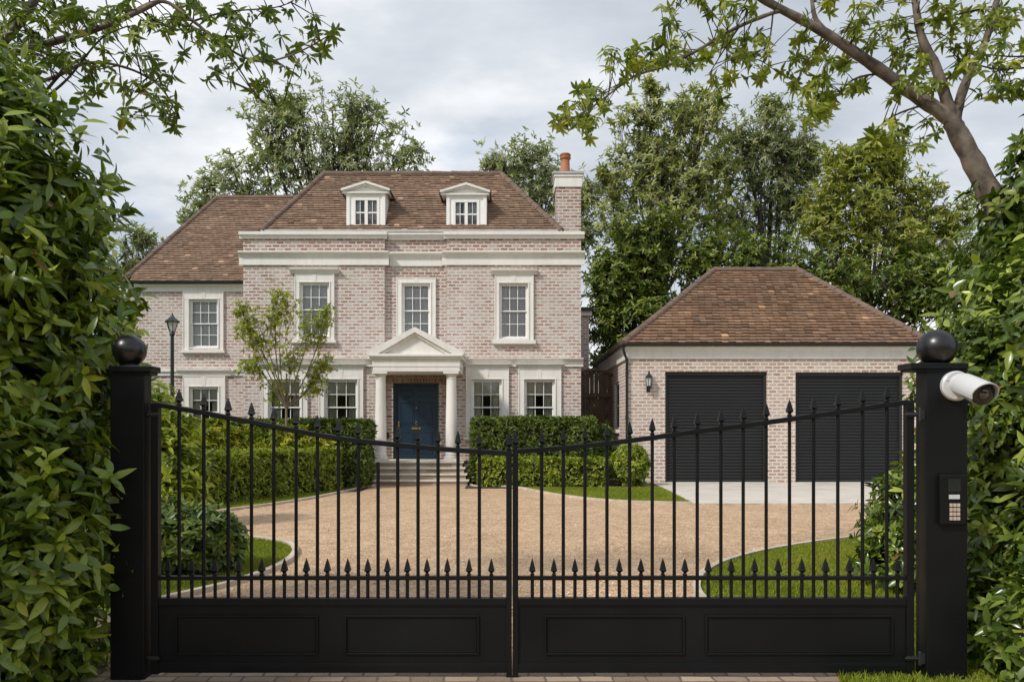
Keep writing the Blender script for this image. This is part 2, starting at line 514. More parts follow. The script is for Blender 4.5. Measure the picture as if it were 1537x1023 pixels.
def ellipsoid(mb, c, r, n=14, m=9):
    prof = []
    vs = []; fs = []
    for i in range(m + 1):
        a = math.pi * i / m
        for k in range(n):
            b = 2 * math.pi * k / n
            wob = 1 + .08 * math.sin(3 * b + 5 * a) + .06 * math.sin(5 * b - 3 * a)
            vs.append((c[0] + r[0] * math.sin(a) * math.cos(b) * wob, c[1] + r[1] * math.sin(a) * math.sin(b) * wob, max(0.01, c[2] + r[2] * math.cos(a))))
    for i in range(m):
        for k in range(n):
            a, b = i * n + k, i * n + (k + 1) % n
            fs.append((a, a + n, b + n, b))
    mb.add(vs, fs)


def bush(name, label, cat, lobes, mat, dens=90, n=6, L=.12, W=.045, lod='near', core=.72, group=None, loose=.12, upb=.45, stems=10, droop=.15, curv=.25, zmin=.03, inner=.6, el=(40, 85), cut=None, stem=.35):
    c0 = np.mean([l[0] for l in lobes], axis=0)
    base = (float(lobes[0][0][0]), float(lobes[0][0][1]), 0)
    t = thing(name, label, cat, base, group)
    pts = []; ax = []
    for c, r in lobes:
        c = np.array(c); r = np.array(r)
        area = 4 * math.pi * ((r[0] * r[1]) ** 1.6 / 3 + (r[0] * r[2]) ** 1.6 / 3 + (r[1] * r[2]) ** 1.6 / 3) ** (1 / 1.6)
        for scale, frac in ((1.0, 1.0), (.86, inner)):
            k = int(area * dens * frac)
            d = sphere_pts(k)
            q = scale + RNG.normal(0, loose, (k, 1)) * (.6 if scale < 1 else 1)
            lump = 1 + .07 * np.sin(d[:, :1] * 7 + d[:, 2:] * 5) + .05 * np.sin(d[:, 1:2] * 11 - d[:, 2:] * 8)
            pts.append(c + d * r * q * lump); ax.append(nrm(d / r) * .8 + np.array([0, 0, upb]) + RNG.normal(0, .35, (k, 3)))
    pts = np.concatenate(pts); ax = np.concatenate(ax)
    keep = pts[:, 2] > zmin
    for c, r in lobes:
        q = (((pts - np.array(c)) / np.array(r)) ** 2).sum(1)
        keep &= q > .48
    if cut is not None: keep &= cut(pts)
    pts, ax = pts[keep], ax[keep]
    whorls('foliage', mat, t, pts, ax, n, L, W, el, droop, curv, lod, stem=stem)
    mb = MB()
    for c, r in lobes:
        ellipsoid(mb, c, [x * core for x in r])  # solid dark core in place of the shaded inside of the bush
    bx, by = base[0], base[1]
    sel = RNG.choice(len(pts), min(stems * len(lobes), len(pts)), replace=False)
    for i in sel:
        p = pts[i]
        a = np.array([bx + RNG.normal(0, .08), by + RNG.normal(0, .08), .02])
        b = a * .45 + p * .55 + np.array([0, 0, .12])
        mb.tube([a, b, p], [.018, .011, .004], 5, False)
    mb.build('stem', M['core'], t, 60)  # holds the dark cores as well as the stems
    return t


def box_hedge(name, label, cx, cy, lx, ly, h, rot, mat, dens=190, n=5, L=.10, W=.04, lod='mid', group=None, rnd=.10, upb=.5):
    """clipped hedge: leaves over the five faces of a rounded box"""
    t = thing(name, label, 'hedge', (cx, cy, 0), group)
    pts = []; nm = []
    faces = [((lx, h), 'f'), ((lx, h), 'b'), ((ly, h), 'l'), ((ly, h), 'r'), ((lx, ly), 't')]
    for (a, b), f in faces:
        k = int(a * b * dens * (1.25 if f == 't' else 1))
        u = RNG.uniform(-.5, .5, k) * a; v = RNG.uniform(0, 1, k) * b
        lump = .035 * np.sin(u * 3.1 + v * 4) + .03 * np.sin(u * 7.3 - v * 6) + RNG.normal(0, .03, k) - np.abs(RNG.normal(0, .05, k))
        if f == 'f': p = np.stack([u, -ly / 2 - lump, v], 1); q = (0, -1, 0)
        elif f == 'b': p = np.stack([u, ly / 2 + lump, v], 1); q = (0, 1, 0)
        elif f == 'l': p = np.stack([-lx / 2 - lump, u, v], 1); q = (-1, 0, 0)
        elif f == 'r': p = np.stack([lx / 2 + lump, u, v], 1); q = (1, 0, 0)
        else: p = np.stack([u, v - ly / 2, h + lump * .8], 1); q = (0, 0, 1)
        pts.append(p); nm.append(np.tile(np.array(q, float), (k, 1)))
    p = np.concatenate(pts); q = np.concatenate(nm)
    # rounded edges
    lim = np.array([lx / 2 - rnd, ly / 2 - rnd])
    ex = np.clip(np.abs(p[:, 0]) - lim[0], 0, None); ey = np.clip(np.abs(p[:, 1]) - lim[1], 0, None); ez = np.clip(p[:, 2] - (h - rnd), 0, None)
    d = np.sqrt(ex ** 2 + ey ** 2 + ez ** 2); s = np.where(d > rnd, (rnd + (d - rnd) * .35) / np.maximum(d, 1e-6), 1)
    p[:, 0] = np.sign(p[:, 0]) * (np.minimum(np.abs(p[:, 0]), lim[0]) + ex * s)
    p[:, 1] = np.sign(p[:, 1]) * (np.minimum(np.abs(p[:, 1]), lim[1]) + ey * s)
    p[:, 2] = np.minimum(p[:, 2], h - rnd) + ez * s
    c, sn = math.cos(rot), math.sin(rot)
    rotm = np.array([[c, -sn, 0], [sn, c, 0], [0, 0, 1]])
    p = p @ rotm.T + np.array([cx, cy, 0]); q = q @ rotm.T
    ax = q * .8 + np.array([0, 0, upb]) + RNG.normal(0, .4, p.shape)
    keep = p[:, 2] > .03
    whorls('foliage', mat, t, p[keep], ax[keep], n, L, W, (30, 80), .1, .2, lod)
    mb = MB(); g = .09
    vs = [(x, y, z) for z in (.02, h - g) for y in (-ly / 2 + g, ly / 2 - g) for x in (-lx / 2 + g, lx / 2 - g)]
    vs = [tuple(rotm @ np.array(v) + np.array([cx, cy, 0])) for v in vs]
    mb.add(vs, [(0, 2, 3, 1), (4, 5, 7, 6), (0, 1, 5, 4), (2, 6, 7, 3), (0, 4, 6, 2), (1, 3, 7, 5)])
    mb.build('stem', M['core'], t)  # solid dark box standing in for the shaded inside of the hedge
    return t


def curve(a, b, k=5, lift=.15, wob=.05):
    a = np.array(a, float); b = np.array(b, float)
    L = np.linalg.norm(b - a)
    m = (a + b) / 2 + np.array([0, 0, L * lift]) * -1 + RNG.normal(0, wob * L, 3)
    ts = np.linspace(0, 1, k)[:, None]
    return (1 - ts) ** 2 * a + 2 * ts * (1 - ts) * m + ts ** 2 * b


def tree(name, label, base, top, r0, lobes, leaf, n_sub=9, per=9, L=.28, W=.085, n=6, group=None, lod='mid', bark=None, spread=.42, cat='tree', att=(.35, .8), twig_r=.012, up=.5, droop=.1, deep=.5):
    """trunk, limbs to every lobe of the crown, branches through each lobe, leaf rosettes on the twigs"""
    t = thing(name, label, cat, base, group)
    tr = MB()
    base = np.array(base, float); top = np.array(top, float)
    tp = curve(base, top, 8, 0, .02)
    tr.tube(tp, np.linspace(r0, r0 * .3, 8), 8)
    tr.build('trunk', bark or M['bark'], t, 60)
    br = MB(); pts = []; ax = []
    for c, r in lobes:
        c = np.array(c, float); r = np.array(r, float) * np.ones(3)
        frac = np.clip((c[2] - base[2]) / max(top[2] - base[2], .1), 0, 1.1) * RNG.uniform(.5, .72)
        s = tp[int(np.clip(frac, att[0], att[1]) * 7)]
        limb = curve(s, c + np.array([0, 0, r[2] * .3]), 7, .12, .05)
        rl = r0 * .42
        br.tube(limb, np.linspace(rl, rl * .22, 7), 6, False)
        for _ in range(n_sub):
            d = sphere_pts(1)[0]; d[2] = d[2] * .85 + .15
            e = c + d * r * RNG.uniform(deep, 1.0)
            b0 = limb[RNG.integers(3, 7)]
            sub = curve(b0, e, 5, .08, .1)
            rs = rl * .2
            br.tube(sub, np.linspace(rs, rs * .35, 5), 4, False)
            for j in range(per):
                q = sub[int(np.clip(RNG.beta(3, 1.3) * 4.99, 1, 4))] + RNG.normal(0, spread, 3) * np.minimum(r, 1.6) * .55
                a = q - c; a = a / max(np.linalg.norm(a), .1) * .6 + np.array([0, 0, up]) + RNG.normal(0, .35, 3)
                if j % 3 == 0:
                    br.tube([sub[RNG.integers(2, 5)], q], [twig_r, twig_r * .5], 3, False)
                pts.append(q); ax.append(a)
    br.build('branch', bark or M['twig'], t, 60)
    whorls('crown', leaf, t, pts, ax, n, L, W, (40, 80), droop, .25, lod)
    return t


# ------------------------------------------------------------------ roofs
def tile_slope(mb, o, U, V, N, poly, gauge, tw, thick=.02):
    """overlapping tiles on the convex polygon poly (u along the eave, v up the slope)"""
    o, U, V, N = map(Vector, (o, U, V, N))
    def span(v):
        xs = []
        for i in range(len(poly)):
            (a, b), (c, d) = poly[i], poly[(i + 1) % len(poly)]
            if abs(d - b) > 1e-9 and min(b, d) - 1e-9 <= v <= max(b, d) + 1e-9:
                xs.append(a + (c - a) * (v - b) / (d - b))
            elif abs(d - b) <= 1e-9 and abs(v - b) < 1e-6:
                xs += [a, c]
        return (min(xs), max(xs)) if xs else None
    vmax = max(p[1] for p in poly)
    at = lambda u, v, h: o + U * u + V * v + N * h
    mb.add([at(u, v, -.012) for u, v in poly], [tuple(range(len(poly)))], .2)
    j = 0; v = 0.0
    while v < vmax - .02:
        v1 = min(v + gauge * 1.12, vmax)
        s0, s1 = span(v), span(min(v1, vmax))
        if s0 and s1:
            u = s0[0] - random.random() * tw * .3 - (tw * .5 if j % 2 else 0)
            row = random.uniform(-.06, .06); drift = random.uniform(-.004, .004)
            while u < s0[1]:
                a, b = max(u, s0[0]), min(u + tw * .975, s0[1])
                ta, tb = max(u, s1[0]), min(u + tw * .975, s1[1])
                if b - a > .015:
                    if tb < ta: ta = tb = min(max((ta + tb) / 2, s1[0]), s1[1])
                    h = thick * random.uniform(.8, 1.25) + (random.random() < .03) * .012 + drift
                    dv = random.uniform(-.016, .006); tl = random.uniform(-.004, .004)
                    tn = min(1, max(0, random.gauss(.47, .085) + row))
                    if random.random() < .012: tn = .95
                    mb.add([at(a, v + dv, h + tl), at(b, v + dv, h - tl), at(tb, v1, .003), at(ta, v1, .003), at(a, v + dv, -.006), at(b, v + dv, -.006)],
                           [(0, 1, 2, 3), (4, 5, 1, 0)], tn)
                u += tw
        v += gauge; j += 1


def hip_roof(parent, x0, x1, y0, y1, ze, rx0, rx1, ry0, ry1, zr, gauge, tw, mat, name='roof', rr=.10, thick=.036):
    """four tiled slopes from the eaves rectangle up to the ridge (or a flat crown)"""
    mb = MB()
    A, B, C, D_ = Vector((x0, y0, ze)), Vector((x1, y0, ze)), Vector((x1, y1, ze)), Vector((x0, y1, ze))
    a, b, c, d = Vector((rx0, ry0, zr)), Vector((rx1, ry0, zr)), Vector((rx1, ry1, zr)), Vector((rx0, ry1, zr))
    for e0, e1, r1, r0 in ((A, B, b, a), (B, C, c, b), (C, D_, d, c), (D_, A, a, d)):
        U = (e1 - e0).normalized()
        W = (r0 - e0); V = (W - U * W.dot(U)).normalized(); N = U.cross(V)
        pl = [((p - e0).dot(U), (p - e0).dot(V)) for p in (e0, e1, r1, r0)]
        if (r1 - r0).length < 1e-4: pl = pl[:3]
        tile_slope(mb, e0, U, V, N, pl, gauge, tw, thick)
    if ry1 - ry0 > .1:
        mb.add([a + Vector((0, 0, -.01)), b + Vector((0, 0, -.01)), c + Vector((0, 0, -.01)), d + Vector((0, 0, -.01))], [(0, 1, 2, 3)], .3)
    o = mb.build(name, mat, parent, tint=True)
    rc = MB()
    edges = [(A, a), (B, b), (C, c), (D_, d)] + ([(a, b)] if (b - a).length > .1 else []) + ([(d, c)] if ry1 - ry0 > .1 else [])
    for p, q in edges:
        L = (q - p).length; k = max(2, int(L / .30)); dr = (q - p) / k
        for i in range(k):
            s = p + dr * i - dr * .04; e = p + dr * (i + 1.02)
            j = Vector((0, 0, random.uniform(-.006, .008)))
            rc.tube([s + j, e + j], [rr * random.uniform(.98, 1.06), rr * .9], 8)
    rc.build('ridge_capping', M['ridge'], o, 50)
    return o


# ------------------------------------------------------------------ walls with openings
def wall_y(mb, x0, x1, z0, z1, y, holes, depth=.14):
    """a wall facing -y with rectangular openings (x0,x1,z0,z1) and their reveals"""
    xs = sorted({x0, x1, *[h[0] for h in holes], *[h[1] for h in holes]})
    zs = sorted({z0, z1, *[h[2] for h in holes], *[h[3] for h in holes]})
    xs = [x for x in xs if x0 <= x <= x1]; zs = [z for z in zs if z0 <= z <= z1]
    for i in range(len(xs) - 1):
        for j in range(len(zs) - 1):
            cx, cz = (xs[i] + xs[i + 1]) / 2, (zs[j] + zs[j + 1]) / 2
            if any(h[0] < cx < h[1] and h[2] < cz < h[3] for h in holes): continue
            mb.add([(xs[i], y, zs[j]), (xs[i + 1], y, zs[j]), (xs[i + 1], y, zs[j + 1]), (xs[i], y, zs[j + 1])], [(0, 1, 2, 3)])
    for a, b, c, d in holes:
        e = y + depth
        mb.add([(a, y, c), (a, y, d), (a, e, d), (a, e, c)], [(0, 1, 2, 3)])
        mb.add([(b, y, c), (b, e, c), (b, e, d), (b, y, d)], [(0, 1, 2, 3)])
        mb.add([(a, y, d), (b, y, d), (b, e, d), (a, e, d)], [(0, 1, 2, 3)])
        mb.add([(a, y, c), (a, e, c), (b, e, c), (b, y, c)], [(0, 1, 2, 3)])


def ring(mb, a, b, c, d, w, y0, y1):
    """a rectangular frame of member width w round the opening a..b, c..d (outer size)"""
    mb.box(a, a + w, y0, y1, c, d); mb.box(b - w, b, y0, y1, c, d)
    mb.box(a + w, b - w, y0, y1, d - w, d); mb.box(a + w, b - w, y0, y1, c, c + w)


def drape(mb, x0, x1, z0, z1, y, folds, amp=.02):
    n = int(folds * 6)
    vs = []
    for i in range(n + 1):
        t = i / n
        yy = y + amp * math.sin(t * folds * 2 * math.pi) + random.uniform(-.004, .004)
        vs += [(x0 + (x1 - x0) * t, yy, z0), (x0 + (x1 - x0) * t, yy + .004, z1)]
    mb.add(vs, [(2 * i, 2 * i + 2, 2 * i + 3, 2 * i + 1) for i in range(n)])


def sash_window(parent, wy, sash, outer, cols=3, rows=4, style='upper', head=None, sill=None, key=True):
    """sliding sash window: sash = glazed opening, outer = stone surround, all in metres"""
    a, b, c, d = sash; A, B, C, D_ = outer
    f = MB()
    pr = wy - .055
    # moulded surround, mitred into two steps
    f.box(A, a - .01, pr, wy + .02, C, d); f.box(b + .01, B, pr, wy + .02, C, d)
    f.box(A, B, pr - .003, wy + .02, d + .003, D_)
    s = .035
    ring(f, a - .012 - s, b + .012 + s, c - .02 - s, d + .012 + s, s, pr - .022, pr - .004)
    ring(f, A + .002, B - .002, C - .03, D_ - .002, .028, pr - .016, pr - .004)
    if key:
        m = (a + b) / 2
        f.prism([(m - .05, d + .05), (m + .05, d + .05), (m + .075, D_), (m - .075, D_)], 'y', pr - .012, pr)
    w = f.build('window', M['stone'], parent, bevel=.006)
    if head:
        h = MB(); hx0, hx1, hz0, hz1 = head; dz = hz1 - hz0
        h.prism([(wy + .02, hz0), (wy - .07, hz0), (wy - .09, hz0 + dz * .35), (wy - .10, hz0 + dz * .45), (wy - .155, hz0 + dz * .7), (wy - .165, hz1 - .012), (wy - .165, hz1), (wy + .02, hz1 + .015)], 'x', hx0, hx1)
        h.build('cornice', M['stone'], w)
    if sill:
        q = MB(); sx0, sx1, sz0, sz1 = sill
        q.prism([(wy + .05, sz0), (wy - .11, sz0), (wy - .125, sz0 + .02), (wy - .125, sz1 - .015), (wy + .05, sz1)], 'x', sx0, sx1)
        q.build('sill', M['stone'], w)
    # joinery
    j = MB(); y0 = wy + .035; m = (c + d) / 2
    ring(j, a - .012, b + .012, c - .02, d + .012, .035, y0 - .015, y0 + .075)
    ga, gb = a + .023, b - .023
    for lo, hi, yy in ((m - .02, d - .023, y0), (c + .015, m + .02, y0 + .036)):
        ring(j, ga, gb, lo, hi, .036, yy, yy + .034)
        r = rows // 2
        for k in range(1, cols):
            x = ga + .036 + (gb - ga - .072) * k / cols
            j.box(x - .010, x + .010, yy + .004, yy + .03, lo + .036, hi - .036)
        for k in range(1, r):
            z = lo + .036 + (hi - lo - .072) * k / r
            j.box(ga + .036, gb - .036, yy + .006, yy + .028, z - .010, z + .010)
    j.build('sash', M['white'], w, bevel=.004)
    g = MB()
    for lo, hi, yy in ((m - .02, d - .023, y0 + .017), (c + .015, m + .02, y0 + .053)):
        g.add([(ga + .02, yy, lo + .02), (gb - .02, yy, lo + .02), (gb - .02, yy, hi - .02), (ga + .02, yy, hi - .02)], [(0, 1, 2, 3)])
    g.build('pane', M['glass'], w)
    k = MB(); yb = wy + .165
    if style == 'upper':
        drape(k, a - .02, b + .02, c - .05, d + .03, yb, 9, .006)
        k.build('curtain', M['curtain'], w, 180)
    else:
        h = d - c; wd = b - a
        drape(k, a - .02, b + .02, d - h * .29, d + .03, yb - .04, 5, .008)
        drape(k, a - .03, a + wd * .31, c - .05, d, yb + .02, 3, .025)
        drape(k, b - wd * .31, b + .03, c - .05, d, yb + .02, 3, .025)
        k.build('curtain', M['curtain2'], w, 180)
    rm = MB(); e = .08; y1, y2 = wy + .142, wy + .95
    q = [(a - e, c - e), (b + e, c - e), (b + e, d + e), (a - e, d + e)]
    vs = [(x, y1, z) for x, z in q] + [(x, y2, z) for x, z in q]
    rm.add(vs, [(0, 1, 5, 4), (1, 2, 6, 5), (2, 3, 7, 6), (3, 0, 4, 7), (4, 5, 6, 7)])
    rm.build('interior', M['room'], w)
    return w


def moulding(mb, x0, x1, y, z0, z1, proj, kind='cornice'):
    """classical moulding on a wall facing -y: fascia with a projecting crown"""
    h = z1 - z0
    if kind == 'cornice':
        pr = [(y, z0), (y - proj * .30, z0), (y - proj * .30, z0 + h * .56), (y - proj * .42, z0 + h * .60), (y - proj * .50, z0 + h * .72), (y - proj * .85, z0 + h * .80), (y - proj, z0 + h * .9), (y - proj, z1), (y, z1 + .012)]
    else:
        pr = [(y, z0), (y - proj * .5, z0), (y - proj * .5, z0 + h * .35), (y - proj, z0 + h * .55), (y - proj, z1), (y, z1 + .01)]
    mb.prism(pr, 'x', x0, x1)


# ================================================================== camera, sky, sun
cam = bpy.data.cameras.new('camera')
cam.sensor_width = 36; cam.lens = 36 * F / 1537
cam.shift_x = 0; cam.shift_y = (HY - 511.5) / 1537
cam.clip_start = .05; cam.clip_end = 2000
co = bpy.data.objects.new('camera', cam); COL.objects.link(co)
co.location = (0, 0, EYE); co.rotation_euler = (R(90), 0, 0)
SC.camera = co

SUN = Vector((-.70, -.56, .84)).normalized()
sl = bpy.data.lights.new('sun', 'SUN'); sl.energy = 2.3; sl.angle = R(7); sl.color = (1, .95, .88)
so = bpy.data.objects.new('sun', sl); COL.objects.link(so)
so.rotation_euler = (-SUN).to_track_quat('-Z', 'Y').to_euler(); so.location = (-20, -15, 25)

wd = bpy.data.worlds.new('World'); SC.world = wd; wd.use_nodes = True
nt = wd.node_tree; nt.nodes.clear()
wo = nt.nodes.new('ShaderNodeOutputWorld'); bg = nt.nodes.new('ShaderNodeBackground'); bg.inputs[1].default_value = .1
nt.links.new(bg.outputs[0], wo.inputs[0])
sky = nt.nodes.new('ShaderNodeTexSky'); sky.sky_type = 'NISHITA'; sky.sun_disc = False
sky.sun_elevation = math.asin(SUN.z); sky.sun_rotation = math.atan2(SUN.x, SUN.y)
tc = nt.nodes.new('ShaderNodeTexCoord')
sx = nt.nodes.new('ShaderNodeSeparateXYZ'); nt.links.new(tc.outputs['Generated'], sx.inputs[0])
zz = math_n(nt, 'ADD', math_n(nt, 'MAXIMUM', sx.outputs[2], 0.0), .22)
cb = nt.nodes.new('ShaderNodeCombineXYZ')
nt.links.new(math_n(nt, 'DIVIDE', sx.outputs[0], zz), cb.inputs[0]); nt.links.new(math_n(nt, 'DIVIDE', sx.outputs[1], zz), cb.inputs[1])
mp = nt.nodes.new('ShaderNodeMapping'); mp.inputs['Location'].default_value = (1.3, .4, 0); mp.inputs['Scale'].default_value = (.75, 1.0, 1)
nt.links.new(cb.outputs[0], mp.inputs[0])
n1 = noise(nt, mp.outputs[0], 1.45, 7, .55)
n2 = noise(nt, mp.outputs[0], 2.6, 6, .55)
cl = ramp(nt, n1, [(.36, (3.9, 4.3, 4.9)), (.5, (5.2, 5.55, 6.0)), (.63, (7.6, 7.75, 7.9))])
cl = mixc(nt, 1.0, cl, ramp(nt, n2, [(.3, (.90, .91, .93)), (.7, (1.08, 1.07, 1.06))]), 'MULTIPLY')
cover = ramp_val(nt, n2, .18, .42)
skc = mixc(nt, .55, sky.outputs[0], (5.4, 6.3, 7.6))
nt.links.new(mixc(nt, cover, skc, cl), bg.inputs[0])

SC.view_settings.view_transform = 'Standard'; SC.view_settings.look = 'None'
SC.view_settings.exposure = .42; SC.view_settings.gamma = 1
SC.cycles.use_denoising = True
SC.cycles.max_bounces = 8; SC.cycles.diffuse_bounces = 5; SC.cycles.glossy_bounces = 3
SC.cycles.transparent_max_bounces = 8; SC.cycles.transmission_bounces = 3
SC.cycles.caustics_reflective = False; SC.cycles.caustics_refractive = False
SC.cycles.sample_clamp_indirect = 4


# ================================================================== ground
def smooth(pts, k=6, closed=False):
    """Catmull-Rom through 2D points"""
    out = []; n = len(pts)
    for i in range(n - 1):
        p0, p1, p2, p3 = (np.array(pts[max(i - 1, 0)]), np.array(pts[i]), np.array(pts[i + 1]), np.array(pts[min(i + 2, n - 1)]))
        for t in np.linspace(0, 1, k, endpoint=False):
            out.append(tuple(.5 * ((2 * p1) + (-p0 + p2) * t + (2 * p0 - 5 * p1 + 4 * p2 - p3) * t ** 2 + (-p0 + 3 * p1 - 3 * p2 + p3) * t ** 3)))
    out.append(tuple(pts[-1]))
    return out


def sheet(name, poly, z, mat):
    mb = MB(); n = len(poly)
    area = sum(poly[i][0] * poly[(i + 1) % n][1] - poly[(i + 1) % n][0] * poly[i][1] for i in range(n))
    if area < 0: poly = poly[::-1]
    mb.add([(x, y, z) for x, y in poly], [tuple(range(n))])
    return mb.build(name, mat, None, kind='structure')


def inside(pts, poly):
    x, y = pts[:, 0], pts[:, 1]; c = np.zeros(len(pts), bool); n = len(poly)
    for i in range(n):
        x1, y1 = poly[i]; x2, y2 = poly[(i + 1) % n]
        cond = ((y1 > y) != (y2 > y)) & (x < (x2 - x1) * (y - y1) / ((y2 - y1) or 1e-9) + x1)
        c ^= cond
    return c


def grass(poly, z, dens, h, box=None, edge=True):
    xs = [p[0] for p in poly]; ys = [p[1] for p in poly]
    x0, x1, y0, y1 = box or (min(xs), max(xs), min(ys), max(ys))
    k = int((x1 - x0) * (y1 - y0) * dens)
    p = np.stack([RNG.uniform(x0, x1, k), RNG.uniform(y0, y1, k)], 1)
    p = p[inside(p, poly)]; k = len(p)
    p3 = np.concatenate([p, np.full((k, 1), z)], 1)
    A = np.concatenate([RNG.normal(0, .45, (k, 2)), np.ones((k, 1))], 1)
    N = np.concatenate([RNG.normal(0, 1, (k, 2)), np.full((k, 1), .1)], 1)
    L = h * RNG.uniform(.5, 1.3, k)
    t = .5 + .22 * np.sin(p[:, 0] * 2.1 + 1.3 * np.sin(p[:, 1] * 1.7)) + RNG.normal(0, .22, k)
    o = leaf_mesh('grass', M['grass'], None, p3, A, N, L, h * .22 * np.ones(k), RNG.uniform(0, .5, k), np.zeros(k), t, 'blade')
    return tag(o, 'short mown green grass of the lawn', 'grass', kind='stuff')


def kerb(name, line, w=.07, h=.045, z=.0):
    mb = MB(); L = [np.array(p) for p in line]
    n = len(L); left = []; right = []
    for i in range(n):
        d = L[min(i + 1, n - 1)] - L[max(i - 1, 0)]; d = d / np.linalg.norm(d)
        q = np.array([-d[1], d[0]]) * w / 2
        left.append(L[i] + q); right.append(L[i] - q)
    vs = []
    for a, b in zip(left, right):
        vs += [(a[0], a[1], z), (a[0], a[1], h), (b[0], b[1], h), (b[0], b[1], z)]
    fs = []
    for i in range(n - 1):
        o = 4 * i
        fs += [(o, o + 1, o + 5, o + 4), (o + 1, o + 2, o + 6, o + 5), (o + 2, o + 3, o + 7, o + 6)]
    mb.add(vs, fs)
    return mb.build(name, M['kerb'], None, kind='structure')


sheet('ground', [(-400, -200), (400, -200), (400, 600), (-400, 600)], -.008, M['meadow'])
sheet('driveway', [(-9, -3), (12.6, -3), (12.6, 20.6), (-9, 20.6)], 0, M['gravel'])
sheet('paving', [(-4, 3.0), (4, 3.0), (4, 4.93), (-4, 4.93)], .004, M['paver'])

e1 = smooth([(-3.25, 21.0)[0:2], G(548, 731), G(522, 737), G(480, 746), G(420, 756), G(352, 765), G(280, 776), G(180, 788), G(60, 800)])
lawn1 = e1 + [(-12, 12), (-14, 21.4)]
e2 = smooth([(-1.1, 21.0), G(712, 730), G(750, 730.5), G(782, 733), G(822, 741), G(880, 749), G(950, 754), G(1040, 756)])
lawn2 = e2 + [G(985, 728), (3.5, 21.5), (-1.1, 21.5)]
e3 = smooth([G(150, 806), G(280, 806), G(365, 808), G(402, 811), G(430, 816), G(443, 826), G(438, 838), G(420, 850), G(390, 863), G(345, 878), G(295, 890), G(240, 903), G(180, 922)])
lawn3 = e3 + [(-8, 6.0), (-8, 10.8)]
e4 = smooth([G(1480, 800), G(1400, 801), G(1310, 806), G(1235, 814), G(1150, 828), G(1090, 844), G(1056, 862), G(1046, 880), G(1052, 898), G(1080, 918), G(1140, 940), G(1220, 975), G(1260, 1020), G(1262, 1060)])
lawn4 = e4 + [(9, 4.2), (9, 10.9)]
sheet('planting_bed', [(-14, 18.4), (-3.5, 18.4), (-3.5, 22.6), (-14, 22.6)], .006, M['soil'])
sheet('planting_bed', [(-1.15, 19.4), (3.3, 19.4), (3.3, 22.6), (-1.15, 22.6)], .012, M['soil'])
for lw, zz_ in ((lawn1, .002), (lawn2, .004), (lawn3, .004), (lawn4, .008)):
    sheet('lawn', lw, zz_, M['lawn'])
grass(lawn1, .002, 2200, .05, (-9, -3.3, 12.5, 19.6))
grass(lawn2, .004, 2200, .05, (-1.1, 4.4, 15.5, 19.6))
grass(lawn3, .004, 5000, .04, (-4.2, -2.0, 6.6, 10.8))
grass(lawn4, .008, 5500, .04, (1.7, 5.2, 4.4, 10.8))
for e in (e1, e2, e3, [p for p in e4 if p[1] > 5.0]): kerb('kerb', e)
ap = [G(985, 728), G(1040, 756), G(1400, 755), (12.5, 15.65), (12.5, 21.6), (3.7, 21.6)]
sheet('apron', ap, .016, M['conc'])
kerb('kerb', [G(1038, 757), G(1200, 757), G(1420, 756), (12.5, 15.6)], .11, .03)

# ================================================================== house
YM, YC, YW = 22.5, 22.66, 24.3           # facade planes: side bays, centre bay, wing
house = thing('house', 'large two-storey whitewashed brick house with dormers and a columned porch', 'house', (-2.8, YM, 0))
S = F / YM
mx = lambda p: X(p, YM)
mz = lambda p: Z(p, YM)
cxx = lambda p: X(p, YC)
wx = lambda p: X(p, YW)
wz = lambda p: Z(p, YW)
XL, XB1, XB2, XR = mx(365), mx(577), mx(670.5), mx(872)

win_up = [  # sash px x0,x1 ; outer x0,x1 ; head x0,x1
    (451, 494, 443, 502.5, 436, 508, YM), (750, 792, 742.5, 801, 737, 806.5, YM)]
holes_main = []
def mwin(x0, x1, y0, y1, D): return (X(x0, D), X(x1, D), Z(y1, D), Z(y0, D))
UP = [(mwin(451, 494, 425, 504, YM), mwin(443, 502.5, 410.5, 509, YM), (mx(436), mx(509), mz(410.5), mz(404)), (mx(438), mx(505), mz(515.5), mz(509))),
      (mwin(750, 792, 426, 507, YM), mwin(742.5, 801, 412.5, 510, YM), (mx(737), mx(806.5), mz(412.5), mz(405.5)), (mx(740), mx(804), mz(517), mz(510)))]
LO = [(mwin(404, 452, 570, 652, YM), mwin(394, 462.5, 549.5, 656, YM)),
      (mwin(488, 536.5, 570, 652, YM), mwin(479, 546, 549.5, 656, YM)),
      (mwin(708.5, 752.5, 570, 652, YM), mwin(699, 764, 549.5, 656, YM)),
      (mwin(787.5, 832, 570, 652, YM), mwin(778, 842.5, 549.5, 656, YM))]
CEN = (mwin(604, 645.5, 426, 506, YC), mwin(595.5, 654.5, 416.5, 510, YC))
WUP = (mwin(285.5, 327.5, 450, 521, YW), mwin(275.5, 336.5, 438, 525, YW))
WLO = (mwin(285.5, 328.5, 581, 655, YW), mwin(275.5, 339, 564, 660, YW))


def opening(s): return (s[0] - .012, s[1] + .012, s[2] - .02, s[3] + .012)


